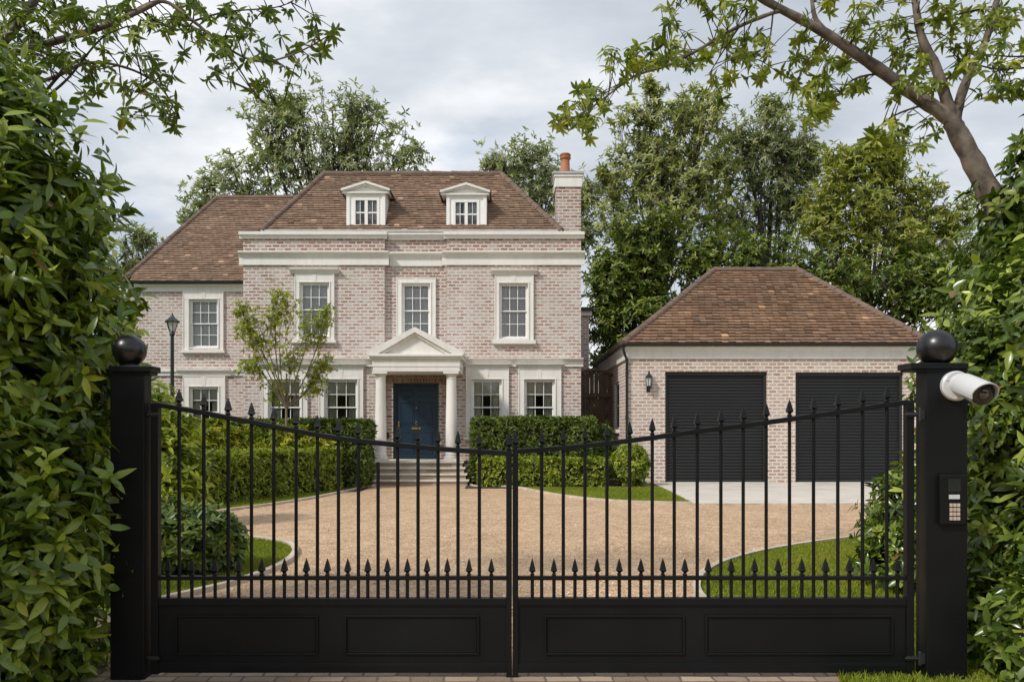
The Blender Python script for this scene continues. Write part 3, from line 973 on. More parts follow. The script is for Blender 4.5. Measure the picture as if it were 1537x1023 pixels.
w = MB()
zt = mz(378)
wall_y(w, XL, XB1, 0, mz(352), YM, [opening(u[0]) for u in UP[:1]] + [opening(u[0]) for u in LO[:2]])
wall_y(w, XB2, XR, 0, mz(352), YM, [opening(u[0]) for u in UP[1:]] + [opening(u[0]) for u in LO[2:]])
DOOR = (X(590, YC), X(658.5, YC), .585, Z(574.5, YC))
wall_y(w, XB1 - .0, XB2, 0, mz(352), YC, [opening(CEN[0]), DOOR], .16)
for xx, nx in ((XB1, 1), (XB2, -1)):
    q = [(xx, YM, 0), (xx, YC, 0), (xx, YC, mz(352)), (xx, YM, mz(352))]
    w.add(q, [(0, 1, 2, 3)] if nx > 0 else [(3, 2, 1, 0)])
w.add([(XL, 30, 0), (XL, YM, 0), (XL, YM, mz(352)), (XL, 30, mz(352))], [(0, 1, 2, 3)])
w.add([(XR, YM, 0), (XR, 30, 0), (XR, 30, mz(352)), (XR, YM, mz(352))], [(0, 1, 2, 3)])
w.add([(XR, 30, 0), (XL, 30, 0), (XL, 30, mz(352)), (XR, 30, mz(352))], [(0, 1, 2, 3)])
w.add([(XL, YM, mz(352)), (XR, YM, mz(352)), (XR, 30, mz(352)), (XL, 30, mz(352))], [(0, 1, 2, 3)])
w.build('wall', M['brick'], house)

# parapet band of redder brick, 4 mm proud
pb = MB()
for a, b, y in ((XL - .004, XB1 + .004, YM), (XB1 + .006, XB2 - .006, YC), (XB2 - .004, XR + .004, YM)):
    pb.box(a, b, y - .005, y + .06, mz(379), mz(356))
pb.build('parapet', M['brick_red'], house)

cor = MB()
for a, b, y in ((XL - .10, XB1 + .13, YM), (XB1 + .132, XB2 - .132, YC), (XB2 - .13, XR + .10, YM)):
    moulding(cor, a, b, y, mz(398), mz(378), .17)
cor.build('cornice', M['stone'], house)
cop = MB()
for a, b, y in ((XL - .09, XB1 + .08, YM), (XB1 + .082, XB2 - .082, YC), (XB2 - .08, XR + .09, YM)):
    moulding(cop, a, b, y, mz(358.5), mz(349), .13, 'string')
    cop.box(a, b, y + .001, y + .30, mz(352) + .01, mz(349.5))
cop.build('coping', M['stone'], house)
for a, b in ((XL - .06, mx(560)), (mx(690), XR + .06)):
    st = MB(); moulding(st, a, b, YM, mz(550), mz(537.5), .16)
    st.build('string_course', M['stone'], house)

# windows
for s_, o_, h_, si in UP: sash_window(house, YM, s_, o_, head=h_, sill=si)
for s_, o_ in LO:
    sash_window(house, YM, s_, o_, style='lower', head=(o_[0] - .07, o_[1] + .07, o_[3] - .02, o_[3] + .06), sill=(o_[0] - .05, o_[1] + .05, o_[2] - .07, o_[2]))
sash_window(house, YC, *CEN, sill=(CEN[1][0] - .03, CEN[1][1] + .03, CEN[1][2] - .07, CEN[1][2]))
ar = MB()
a, b, z0 = CEN[1][0], CEN[1][1], CEN[1][3] + .003
k = 15
for i in range(k):
    t0, t1 = i / k, (i + 1) / k - .012
    x0, x1 = a + (b - a) * t0, a + (b - a) * t1
    f0, f1 = (t0 - .5) * .22, (t1 - .5) * .22
    ar.prism([(x0, z0), (x1, z0), (x1 + f1, z0 + .17), (x0 + f0, z0 + .17)], 'y', YC - .012, YC + .03)
ar.build('window_arch', M['brick_red'], house)

# wing
wl = MB()
WXL = wx(196)
wall_y(wl, WXL, XL + .002, 0, wz(428), YW, [opening(WUP[0]), opening(WLO[0])])
wl.add([(WXL, 31.2, 0), (WXL, YW, 0), (WXL, YW, wz(428)), (WXL, 31.2, wz(428))], [(0, 1, 2, 3)])
wl.build('wall', M['brick'], house)
ws_ = MB()
moulding(ws_, WXL - .05, XL, YW, wz(563.5), wz(553), .10, 'string')
ws_.build('string_course', M['stone'], house)
fa = MB()
moulding(fa, WXL - .12, XL, YW, wz(438), wz(427), .14)
fa.build('fascia', M['stone'], house)
gt = MB()
gt.prism([(YW - .20 + .065 * math.cos(t), wz(424.5) + .055 * math.sin(t)) for t in np.linspace(math.pi, 2 * math.pi, 8)] + [(YW - .12, wz(424.5)), (YW - .12, wz(424.5) + .02), (YW - .265, wz(424.5) + .02)], 'x', WXL - .15, XL)
gt.build('gutter', M['blackmetal'], house)
sash_window(house, YW, *WUP, sill=(WUP[1][0] - .04, WUP[1][1] + .04, WUP[1][2] - .11, WUP[1][2]))
sash_window(house, YW, *WLO, style='lower', head=(wx(267), wx(347), wz(564), wz(553.2)), sill=(WLO[1][0] - .04, WLO[1][1] + .04, WLO[1][2] - .1, WLO[1][2]))
hip_roof(house, wx(190), -6.4, YW - .25, 31.4, wz(424), X(326, 27.8), -6.5, 27.8, 27.8, Z(297, 27.8), .125, .17, M['tile'])

# main roof, a steep tiled hip up to a flat crown
YE, YR = 22.78, 24.7
hip_roof(house, X(393, YE), X(842, YE), YE, 29.6, Z(346.5, YE), X(487, YR), X(752, YR), YR, 27.7, Z(261.5, YR), .112, .16, M['tile'])
fl = MB(); fl.box(X(393, YE) - .02, X(842, YE) + .03, YE - .05, YE + .06, Z(348.5, YE), Z(345.3, YE)); fl.build('flashing', M['lead'], house)


def dormer(px, D=22.95):
    g = lambda p: X(p[0], D)
    fx0, fx1, ax, ex0, ex1, ya, ye, yb, wx0, wx1, wt, wb = px
    x0, x1 = X(fx0, D), X(fx1, D); z0, z1 = Z(yb, D), Z(ye, D)
    wx0, wx1, wt, wb = X(wx0, D), X(wx1, D), Z(wt, D), Z(wb, D)
    d = MB()
    wall_y(d, x0, x1, z0, z1, D, [(wx0, wx1, wb, wt)], .1)
    apx, apz = X(ax, D), Z(ya, D); yb2 = 24.6
    d.add([(x0, yb2, z0), (x0, D, z0), (x0, D, z1), (x0, yb2, z1)], [(0, 1, 2, 3)])
    d.add([(x1, D, z0), (x1, yb2, z0), (x1, yb2, z1), (x1, D, z1)], [(0, 1, 2, 3)])
    d.add([(x0, D, z1), (x1, D, z1), (apx, D, apz - .06)], [(0, 1, 2)])
    for a, b in ((x0, x0 + .1), (x1 - .1, x1)):
        d.box(a + .004, b - .004, D - .03, D + .01, z0 + .02, z1)
    dm = d.build('dormer', M['white'], house)
    r = MB()
    e0, e1 = X(ex0, D), X(ex1, D); zs = z1 - .02; th = .05; y0 = D - .14
    for sgn, e in ((0, e0), (1, e1)):
        r.prism([(e, zs), (apx, apz - .03), (apx, apz + .035), (e, zs + th + .01)], 'y', y0, yb2 - (.0 if sgn else .002))
    for e in (e0, e1):
        m_ = .93
        q = lambda t, dz: (e + (apx - e) * t, zs + (apz - .03 - zs) * t + dz)
        r.prism([q(.0, -.035), q(1, -.045), q(1, -.002), q(.0, -.002)], 'y', y0 + .05, D + .02)
    r.box(e0 + .03, e1 - .03, D - .09, D + .0, zs - .055, zs - .012)
    r.build('dormer_roof', M['stone'], dm)
    for e, s in ((e0, -1), (e1, 1)):
        gu = MB(); gu.tube([(e + s * .01, D - .12, zs - .01), (e + s * .01, 23.9, zs - .01)], .028, 6)
        gu.build('gutter', M['blackmetal'], dm)
    j = MB()
    xm = (wx0 + wx1) / 2
    ring(j, wx0 - .06, wx1 + .06, wb - .06, wt + .06, .075, D - .02, D + .03)
    j.box(xm - .045, xm + .045, D - .012, D + .035, wb + .015, wt - .015)
    for a, b in ((wx0 + .015, xm - .045), (xm + .045, wx1 - .015)):
        j.box((a + b) / 2 - .009, (a + b) / 2 + .009, D + .012, D + .03, wb + .015, wt - .015)
        zm = (wb + wt) / 2
        j.box(a, b, D + .005, D + .033, zm - .02, zm + .02)
    j.box(wx0 - .10, wx1 + .10, D - .06, D + .01, wb - .10, wb - .062)
    j.build('casement', M['white'], dm, bevel=.004)
    gl = MB()
    gl.add([(wx0, D + .022, wb), (wx1, D + .022, wb), (wx1, D + .022, wt), (wx0, D + .022, wt)], [(0, 1, 2, 3)])
    gl.build('pane', M['glass'], dm)
    k = MB(); wdt = (wx1 - wx0)
    drape(k, wx0, wx0 + wdt * .2, wb, wt, D + .16, 2, .02); drape(k, wx1 - wdt * .2, wx1, wb, wt, D + .16, 2, .02); drape(k, xm - .1, xm + .12, wb, wt, D + .18, 2, .02)
    k.build('curtain', M['curtain'], dm, 180)
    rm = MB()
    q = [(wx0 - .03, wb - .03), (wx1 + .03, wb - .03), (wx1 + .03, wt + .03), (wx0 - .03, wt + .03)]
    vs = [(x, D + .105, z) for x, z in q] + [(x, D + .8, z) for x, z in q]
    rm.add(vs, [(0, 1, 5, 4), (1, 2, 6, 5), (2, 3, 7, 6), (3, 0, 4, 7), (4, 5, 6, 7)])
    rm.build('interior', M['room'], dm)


dormer((520, 578.5, 550, 513, 586, 275, 287, 345.5, 533, 566.5, 300, 338))
dormer((670, 730.5, 700, 661, 735.5, 277.5, 289.5, 347, 683, 716.5, 303, 340))

# chimney
YH = 23.2
ch = MB(); chx0, chx1 = X(835, YH), X(872, YH)
ch.box(chx0, chx1, YH, YH + .72, Z(352, YH), Z(281, YH))
chm = ch.build('chimney', M['brick_red'], house)
cc = MB()
cc.box(chx0 - .04, chx1 + .03, YH - .04, YH + .76, Z(281, YH), Z(266, YH)); cc.box(chx0 - .07, chx1 + .055, YH - .07, YH + .79, Z(266, YH) + .001, Z(261.5, YH))
cc.build('chimney_cap', M['stone'], chm, bevel=.01)
c2 = MB(); c2.box(chx0 - .10, chx1 + .08, YH - .1, YH + .82, Z(261.5, YH) + .001, Z(258.5, YH)); c2.build('chimney_slab', M['lead'], chm)
pot = MB(); pc = (X(848.5, YH + .35), YH + .35, Z(259, YH + .35))
pot.lathe([(.15, 0), (.15, .06), (.135, .09), (.125, .36), (.15, .385), (.165, .41), (.165, .44), (.14, .46), (.155, .48), (.165, .52), (.14, .545), (.10, .545), (.10, .3)], pc, 20)
pot.build('chimney_pot', M['terra'], chm, 40)

# rear wing glimpsed on the right
rw = MB(); rw.box(XR - .4, X(884, 27), 27, 30.5, 0, Z(474, 27)); rw.build('rear_wall', M['brick'], house)
rw = MB(); rw.box(XR - .4, X(888, 27) , 26.9, 30.6, Z(474, 27), Z(467, 27)); rw.build('fascia', M['stone'], house)
rw = MB(); rw.box(XR - .4, X(890, 27), 26.8, 30.65, Z(467, 27) + .001, Z(462, 27)); rw.build('gutter', M['blackmetal'], house)

# porch
YP = 21.25
px_ = lambda p: X(p, YP)
pz_ = lambda p: Z(p, YP)
FL = .585
en = MB()
ex0, ex1 = px_(561.5), px_(690.5)
en.box(ex0, ex1, YP - .2, YM - .001, pz_(558), pz_(551)); en.box(ex0 - .012, ex1 + .012, YP - .212, YM - .002, pz_(551) + .001, pz_(540))
moulding(en, ex0 - .09, ex1 + .09, YP - .2, pz_(540) + .001, pz_(532.5), .12, 'string')
en.box(ex0 - .09, ex1 + .09, YP - .199, YM - .003, pz_(540) + .002, pz_(533))
portico = en.build('portico', M['stone'], house, bevel=.006)
pe = MB()
pa, pl, pr2 = (px_(624.5), pz_(492.5)), px_(553), px_(697)
zb = pz_(532)
tri = [(pl + .15, zb), (pr2 - .15, zb), (pa[0], pa[1] - .09)]
pe.prism(tri, 'y', YP - .16, YM - .004)
for e, s in ((pl, 1), (pr2, -1)):
    th = .135
    pe.prism([(e, zb), (e + s * .30, zb), (pa[0], pa[1] - th), (pa[0], pa[1]), (e, zb + .05)], 'y', YP - .30 + (0 if s > 0 else .001), YM - .005)
    pe.prism([(e + s * .22, zb + .002), (e + s * .46, zb + .002), (pa[0], pa[1] - th - .07), (pa[0], pa[1] - th)], 'y', YP - .23 + (0 if s > 0 else .001), YP - .1)
pe.prism([(YP - .30, zb - .04), (YP - .30, zb - .002), (YM - .006, zb - .002), (YM - .006, zb - .04)], 'x', pl, pr2)
pe.build('pediment', M['stone'], portico)
for cxp in (571.5, 677.5):
    c = MB(); x = px_(cxp); z1 = pz_(558)
    H = z1 - FL
    c.box(x - .195, x + .195, YP - .195, YP + .195, FL, FL + .075)
    c.lathe([(.19, .075), (.195, .10), (.19, .135), (.165, .145), (.165, .165), (.172, .18), (.155, .21), (.152, .3), (.152, .9), (.146, 1.3), (.137, 1.7), (.130, H - .20), (.14, H - .195), (.14, H - .175), (.13, H - .17), (.13, H - .12), (.155, H - .085), (.175, H - .055)], (x, YP, FL), 28)
    c.box(x - .20, x + .20, YP - .20, YP + .20, z1 - .055, z1 - .002)
    c.build('column', M['stone'], portico, 40)
# soldier course over the door
so_ = MB(); so_.box(DOOR[0] - .22, DOOR[1] + .22, YC - .012, YC + .05, DOOR[3] + .003, DOOR[3] + .24); so_.build('lintel', M['soldier'], house)
for a, b in ((DOOR[0] - .24, DOOR[0] - .002), (DOOR[1] + .002, DOOR[1] + .24)):
    rd = MB(); rd.box(a, b, YC - .010, YC + .05, FL, DOOR[3])
    rd.build('door_pier', M['brick_red'], house)
# door
dr = MB(); YD = YC + .10
ring(dr, DOOR[0], DOOR[1], FL - .06, DOOR[3], .085, YD - .05, YD + .05)
da, db, dz0, dz1 = DOOR[0] + .085, DOOR[1] - .085, FL + .025, DOOR[3] - .085
dr.box(da, db, YD, YD + .04, dz0, dz1)
dw, dh = db - da, dz1 - dz0
dm_ = (da + db) / 2
for a, b in ((da + .10, dm_ - .055), (dm_ + .055, db - .10)):
    for lo, hi in ((.06, .36), (.46, .78), (.84, .95)):
        z0, z1 = dz0 + dh * lo, dz0 + dh * hi
        ring(dr, a, b, z0, z1, .022, YD - .014, YD + .003)
        dr.box(a + .05, b - .05, YD - .012, YD + .003, z0 + .05, z1 - .05)
door = dr.build('door', M['navy'], house, bevel=.005)
br_ = MB(); br_.box(dm_ - .13, dm_ + .13, YD - .022, YD - .001, dz0 + dh * .40, dz0 + dh * .425); br_.build('letter_plate', M['brass'], door, bevel=.004)
br_ = MB(); br_.lathe([(.0, -.05), (.018, -.045), (.02, -.02), (.01, 0)], (dm_, YD, dz0 + dh * .50), 12, 'y'); br_.tube([(dm_ + .035 * math.sin(t), YD - .03, dz0 + dh * .475 - .035 * math.cos(t)) for t in np.linspace(-2.6, 2.6, 12)], .007, 6); br_.build('knocker', M['brass'], door, 40)
br_ = MB(); br_.box(da + .045, da + .085, YD - .012, YD - .001, dz0 + dh * .43, dz0 + dh * .51); br_.tube([(da + .065, YD - .012, dz0 + dh * .44), (da + .065, YD - .05, dz0 + dh * .45), (da + .065, YD - .05, dz0 + dh * .49), (da + .065, YD - .012, dz0 + dh * .50)], .008, 6); br_.build('handle', M['brass'], door)
br_ = MB(); br_.lathe([(.018, -.012), (.02, -.002), (.02, 0)], (dm_, YD - .001, dz0 + dh * .70), 12, 'y'); br_.build('spyhole', M['brass'], door)
bb = MB(); bb.box(X(580.5, YC), X(584.5, YC), YC - .06, YC - .011, Z(657, YC), Z(649, YC)); bb.build('doorbell', M['blackmetal'], house, bevel=.01)
# steps: three treads and the porch floor
sc = px_(624.5) + .06
M['riser'] = brick('sandstone_riser', [(0, (.25, .18, .12)), (.5, (.38, .30, .22)), (1, (.50, .43, .34))], (.42, .36, .29), bw=.45, rh=.2, wash=.3, mort=.014)
rs = MB(); tr_ = MB()
for i in range(4):
    hw = [1.40, 1.34, 1.28, 1.22][i]
    y0 = 20.25 + .26 * i
    z1 = FL * (i + 1) / 4
    rs.box(sc - hw + .04, sc + hw - .04, y0 + .045, YC + .2 - .002 * i, max(0, z1 - FL / 4), z1 - .045)
    tr_.box(sc - hw, sc + hw, y0, YC + .2 - .003 * i, z1 - .044, z1)
steps = rs.build('front_steps', M['riser'], house)
tr_.build('tread', M['step'], steps, bevel=.008)

# ================================================================== garage
YG = 21.4
gx = lambda p: X(p, YG)
gz = lambda p: Z(p, YG)
garage = thing('garage', 'detached double garage of pale pink brick under a hipped tile roof', 'garage', (6.9, YG, 0))
GX0, GX1, GZ = gx(943), gx(1384), gz(537.5)
gw = MB()
D1 = (gx(998.5), gx(1151.5), 0, gz(557.5)); D2 = (gx(1194), gx(1356), 0, gz(558.5))
wall_y(gw, GX0, GX1, 0, GZ, YG, [D1, D2], .22)
YB = 28.0
# left side wall with two windows, built facing -x
SW = [(GX0 * F / (922 - CX) , GX0 * F / (929.5 - CX)), (GX0 * F / (906 - CX), GX0 * F / (912.5 - CX))]
sw = [(min(a), max(a)) for a in SW]
zs0, zs1 = Z(646, sw[0][0]) , Z(571, sw[0][0])
zs0, zs1 = 1.42, 2.82
ys = sorted({YG, YB, *[v for q in sw for v in q]})
for i in range(len(ys) - 1):
    for z0, z1 in ((0, zs0), (zs0, zs1), (zs1, GZ)):
        cy = (ys[i] + ys[i + 1]) / 2
        if z0 == zs0 and any(q[0] < cy < q[1] for q in sw): continue
        gw.add([(GX0, ys[i + 1], z0), (GX0, ys[i], z0), (GX0, ys[i], z1), (GX0, ys[i + 1], z1)], [(0, 1, 2, 3)])
for a, b in sw:
    e = GX0 + .12
    gw.add([(GX0, a, zs0), (e, a, zs0), (e, a, zs1), (GX0, a, zs1)], [(3, 2, 1, 0)])
    gw.add([(GX0, b, zs0), (e, b, zs0), (e, b, zs1), (GX0, b, zs1)], [(0, 1, 2, 3)])
    gw.add([(GX0, a, zs1), (e, a, zs1), (e, b, zs1), (GX0, b, zs1)], [(0, 1, 2, 3)])
gw.add([(GX1, YG, 0), (GX1, YB, 0), (GX1, YB, GZ), (GX1, YG, GZ)], [(0, 1, 2, 3)])
gw.add([(GX1, YB, 0), (GX0, YB, 0), (GX0, YB, GZ), (GX1, YB, GZ)], [(0, 1, 2, 3)])
gw.build('wall', M['brick_pink'], garage)
for a, b in sw:
    f = MB()
    x0, x1 = GX0 + .03, GX0 + .09
    f.box(x0, x1, a, a + .07, zs0, zs1); f.box(x0, x1, b - .07, b, zs0, zs1); f.box(x0, x1, a + .07, b - .07, zs0, zs0 + .07); f.box(x0, x1, a + .07, b - .07, zs1 - .07, zs1)
    f.box(x0 + .01, x1 - .01, a + .07, b - .07, (zs0 + zs1) / 2 - .02, (zs0 + zs1) / 2 + .02)
    wn = f.build('window', M['white'], garage)
    g = MB(); g.box(GX0 + .055, GX0 + .06, a + .06, b - .06, zs0 + .06, zs1 - .06); g.build('pane', M['glass'], wn)
    g = MB(); g.box(GX0 + .1, GX0 + .11, a, b, zs0, zs1); g.build('blind', M['curtain'], wn)
    g = MB(); g.box(GX0 - .09, GX0 + .06, a - .06, b + .06, zs0 - .10, zs0 - .002); g.build('sill', M['stone'], wn)
fz0, fz1 = gz(538), gz(519.5)
f = MB()
moulding(f, GX0 - .10, GX1 + .10, YG, fz0, fz1, .16)
f.prism([(GX0, fz0), (GX0 - .05, fz0), (GX0 - .05, fz0 + .18), (GX0 - .11, fz1 - .05), (GX0 - .13, fz1), (GX0, fz1)], 'y', YG + .002, YB)
f.build('fascia', M['stone'], garage)
g = MB(); zg = fz1 + .035
def gut(y, x, horizontal, a, b):
    prof = [(.06 * math.cos(t), .055 * math.sin(t)) for t in np.linspace(math.pi, 2 * math.pi, 8)] + [(.06, .015), (-.06, .015)]
    if horizontal: g.prism([(y + p, zg + q) for p, q in prof], 'x', a, b)
    else: g.prism([(x + p, zg + q) for p, q in prof], 'y', a, b)
gut(YG - .22, 0, True, GX0 - .20, GX1 + .2)
g.build('gutter', M['blackmetal'], garage)
g = MB(); gut(0, GX0 - .19, False, YG - .16, YB + .1)
g.build('gutter', M['blackmetal'], garage)
hip_roof(garage, GX0 - .17, GX1 + .17, YG - .20, YB + .2, zg + .02, X(1072, 24.9), X(1197, 24.9), 24.9, 24.9, Z(406, 24.9), .165, .19, M['tile_g'], rr=.115, thick=.055)
# rainwater pipe with its swan neck
dp = MB(); xd, yd = GX0 - .10, YG - .08
dp.tube([(GX0 - .16, YG - .20, zg - .03), (GX0 - .16, YG - .20, zg - .13), (GX0 - .11, YG - .13, zg - .26), (GX0 - .045, YG - .055, zg - .40), (GX0 - .045, YG - .055, 0.02)], .035, 10)
for z in (2.9, 1.7, .5): dp.tube([(GX0 - .045, YG - .055, z), (GX0 - .045, YG - .055, z + .07)], .045, 10)
dp.build('drainpipe', M['blackmetal'], garage, 50)
# roller shutters
for a, b, c, d in (D1, D2):
    y = YG + .13
    prof = []
    k = int(d / .083); hgt = (d - .02) / k
    for i in range(k):
        z = .02 + i * hgt
        prof += [(y, z), (y - .014, z + hgt * .15), (y - .02, z + hgt * .45), (y - .014, z + hgt * .78), (y, z + hgt * .9)]
    prof += [(y, d), (y + .03, d), (y + .03, .02)]
    m = MB(); m.prism(prof, 'x', a + .07, b - .07)
    gd = m.build('garage_door', M['shutter'], garage)
    m = MB(); m.box(a, a + .075, y - .06, y + .04, 0, d); m.box(b - .075, b, y - .06, y + .04, 0, d); m.box(a + .075, b - .075, y - .065, y + .035, d - .10, d)
    m.build('guide_rail', M['blackmetal'], gd)
    m = MB(); m.box(a + .08, b - .08, y - .03, y - .001, .004, .018 + .06); m.build('bottom_bar', M['blackmetal'], gd)
for q in (D1, D2):
    m = MB(); m.box(q[0] - .12, q[1] + .12, YG - .008, YG + .05, q[3] + .002, q[3] + .22); m.build('lintel', M['brick_pink'], garage)

# wall lantern on the garage
lx, ly = gx(973), YG - .13
lan = thing('wall_lantern', 'black wall lantern fixed to the brick beside the garage door', 'lantern', (lx, YG, gz(590)))
m = MB(); zb = gz(589)
m.box(lx - .05, lx + .05, YG - .025, YG - .001, zb + .02, zb + .20); m.tube([(lx, YG - .02, zb + .10), (lx, ly, zb + .06), (lx, ly, zb + .14)], .018, 8)
m.build('bracket', M['lampgreen'], lan)
m = MB(); z0 = zb + .13
m.lathe([(.03, 0), (.075, .02), (.075, .045)], (lx, ly, z0), 6)
for k in range(6):
    t = 2 * math.pi * k / 6
    m.tube([(lx + .068 * math.cos(t), ly + .068 * math.sin(t), z0 + .04), (lx + .085 * math.cos(t), ly + .085 * math.sin(t), z0 + .27)], .008, 4)
m.lathe([(.105, .26), (.105, .275), (.06, .34), (.025, .37), (.022, .42), (.008, .44), (.006, .47)], (lx, ly, z0), 6)
m.build('frame', M['lampgreen'], lan)
m = MB(); m.lathe([(.06, .045), (.078, .262)], (lx, ly, z0), 6); m.build('lamp_glass', M['lampglass'], lan)

# timber side gate between house and garage
sg = thing('side_gate', 'tall brown timber side gate with an arched top between house and garage', 'gate', (2.5, 24.6, 0))
m = MB(); a, b = XR + .05, GX0 - .05; yy = 24.6
k = 8
for i in range(k):
    x0 = a + (b - a) * i / k + .004; x1 = a + (b - a) * (i + 1) / k - .004
    t = ((i + .5) / k - .5) * 2
    zt_ = Z(566, yy) + .14 * math.sqrt(max(0, 1 - t * t))
    m.box(x0, x1, yy, yy + .03, .05, zt_)
m.build('board_panel', M['timber'], sg)
m = MB()
for z in (.4, 1.4, 2.4): m.box(a, b, yy - .04, yy - .001, z, z + .12)
m.build('rail', M['timber'], sg)
m = MB()
m.tube([(a + (b - a) * (.5 - .5 * math.cos(t)), yy - .02, Z(566, yy) + .20 * math.sin(t) + .02) for t in np.linspace(0, math.pi, 14)], .06, 6)
m.build('arch_trim', M['timber'], sg)

# lamp post in the garden
YL = 17.0
lp = thing('lamp_post', 'slim dark green garden lamp post standing in front of the side wing', 'lamp post', (X(258.5, YL), YL, 0))
lx = X(258.5, YL); zt_ = Z(497, YL)
m = MB(); m.lathe([(.13, 0), (.13, .06), (.085, .12), (.075, .7), (.09, .72), (.09, .76), (.05, .82), (.042, 1.6), (.036, zt_ - .1), (.055, zt_ - .08), (.055, zt_ - .03), (.03, zt_)], (lx, YL, 0), 14); m.build('post', M['lampgreen'], lp, 40)
m = MB(); m.lathe([(.055, 0), (.115, .19)], (lx, YL, zt_), 6); m.build('lamp_glass', M['lampglass'], lp)
m = MB()
for k in range(6):
    t = 2 * math.pi * k / 6
    m.tube([(lx + .06 * math.cos(t), YL + .06 * math.sin(t), zt_ - .01), (lx + .122 * math.cos(t), YL + .122 * math.sin(t), zt_ + .2)], .008, 4)
m.build('frame', M['lampgreen'], lp)
m = MB(); m.lathe([(.165, .19), (.168, .205), (.10, .26), (.05, .30), (.04, .33), (.02, .34), (.018, .37), (.004, .40)], (lx, YL, zt_), 6); m.build('lamp_cap', M['lampgreen'], lp, 30)

# ================================================================== gate
YT = 4.80
q = lambda p: (p - CX) / 250.0
qz = lambda p: EYE + (HY - p) / 250.0


def spear(x, y, z, s=1.0):
    """square spearhead on a collar; z = top of the rail, s = height in metres"""
    m = MB()
    k = s / .105
    m.lathe([(.010 * k, -.002), (.016 * k, .004 * k), (.016 * k, .012 * k), (.010 * k, .018 * k), (.013 * k, .024 * k), (.027 * k, .034 * k), (.022 * k, .046 * k), (.0125 * k, .078 * k), (.001, .105 * k)], (x, y, z), 4, rot=math.pi / 4)
    return m


def post(pxl, pxr, captop, ballc, ballr, label, cap, d1=4.865):
    d0 = 4.73
    x0, x1 = X(pxl, d0), X(pxr, d0)
    xm, ym = (x0 + x1) / 2, (d0 + d1) / 2
    zc = Z(captop, d0)
    t = thing('gate_post', label, 'gate post', (xm, ym, 0), 'black ball-topped gate posts')
    m = MB(); m.box(x0, x1, d0, d1, -.1, zc - .035); m.build('shaft', M['black'], t, bevel=.006)
    m = MB(); m.box(x0 + .02, x1 - .02, d0 - .006, d0 + .001, -.1, .02)
    m.build('foot', M['black'], t)
    m = MB(); c0, c1 = X(cap[0], d0 - .02), X(cap[1], d0 - .02)
    m.box(c0, c1, d0 - .02, d1 + .02, zc - .035, zc); m.box(c0 + .012, c1 - .012, d0 - .008, d1 + .008, zc - .05, zc - .034)
    m.build('cap', M['black'], t, bevel=.004)
    bx, bz = X(ballc[0], ym), Z(ballc[1], ym); r = ballr * ym / F
    m = MB()
    pr = [(.055, zc - bz - .002), (.055, zc - bz + .012), (.04, zc - bz + .02)]
    pr = [p for p in pr if p[1] < -r * .7]
    th = [math.pi - .35 - (math.pi - .36) * i / 22 for i in range(23)]
    pr += [(r * math.sin(a), r * math.cos(a)) for a in th]
    m.lathe(pr, (bx, ym, bz), 36)
    m.build('ball_finial', M['ballpaint'], t, 60)
    return t


post(165, 216.5, 549, (194.5, 526), 24, 'plain black gate post with ball finial beside the left laurel', (162.5, 226), 4.83)
post(1391.5, 1452.5, 544.5, (1406, 522.5), 28, 'black ball-topped gate post that carries the camera and keypad', (1368, 1454.5))


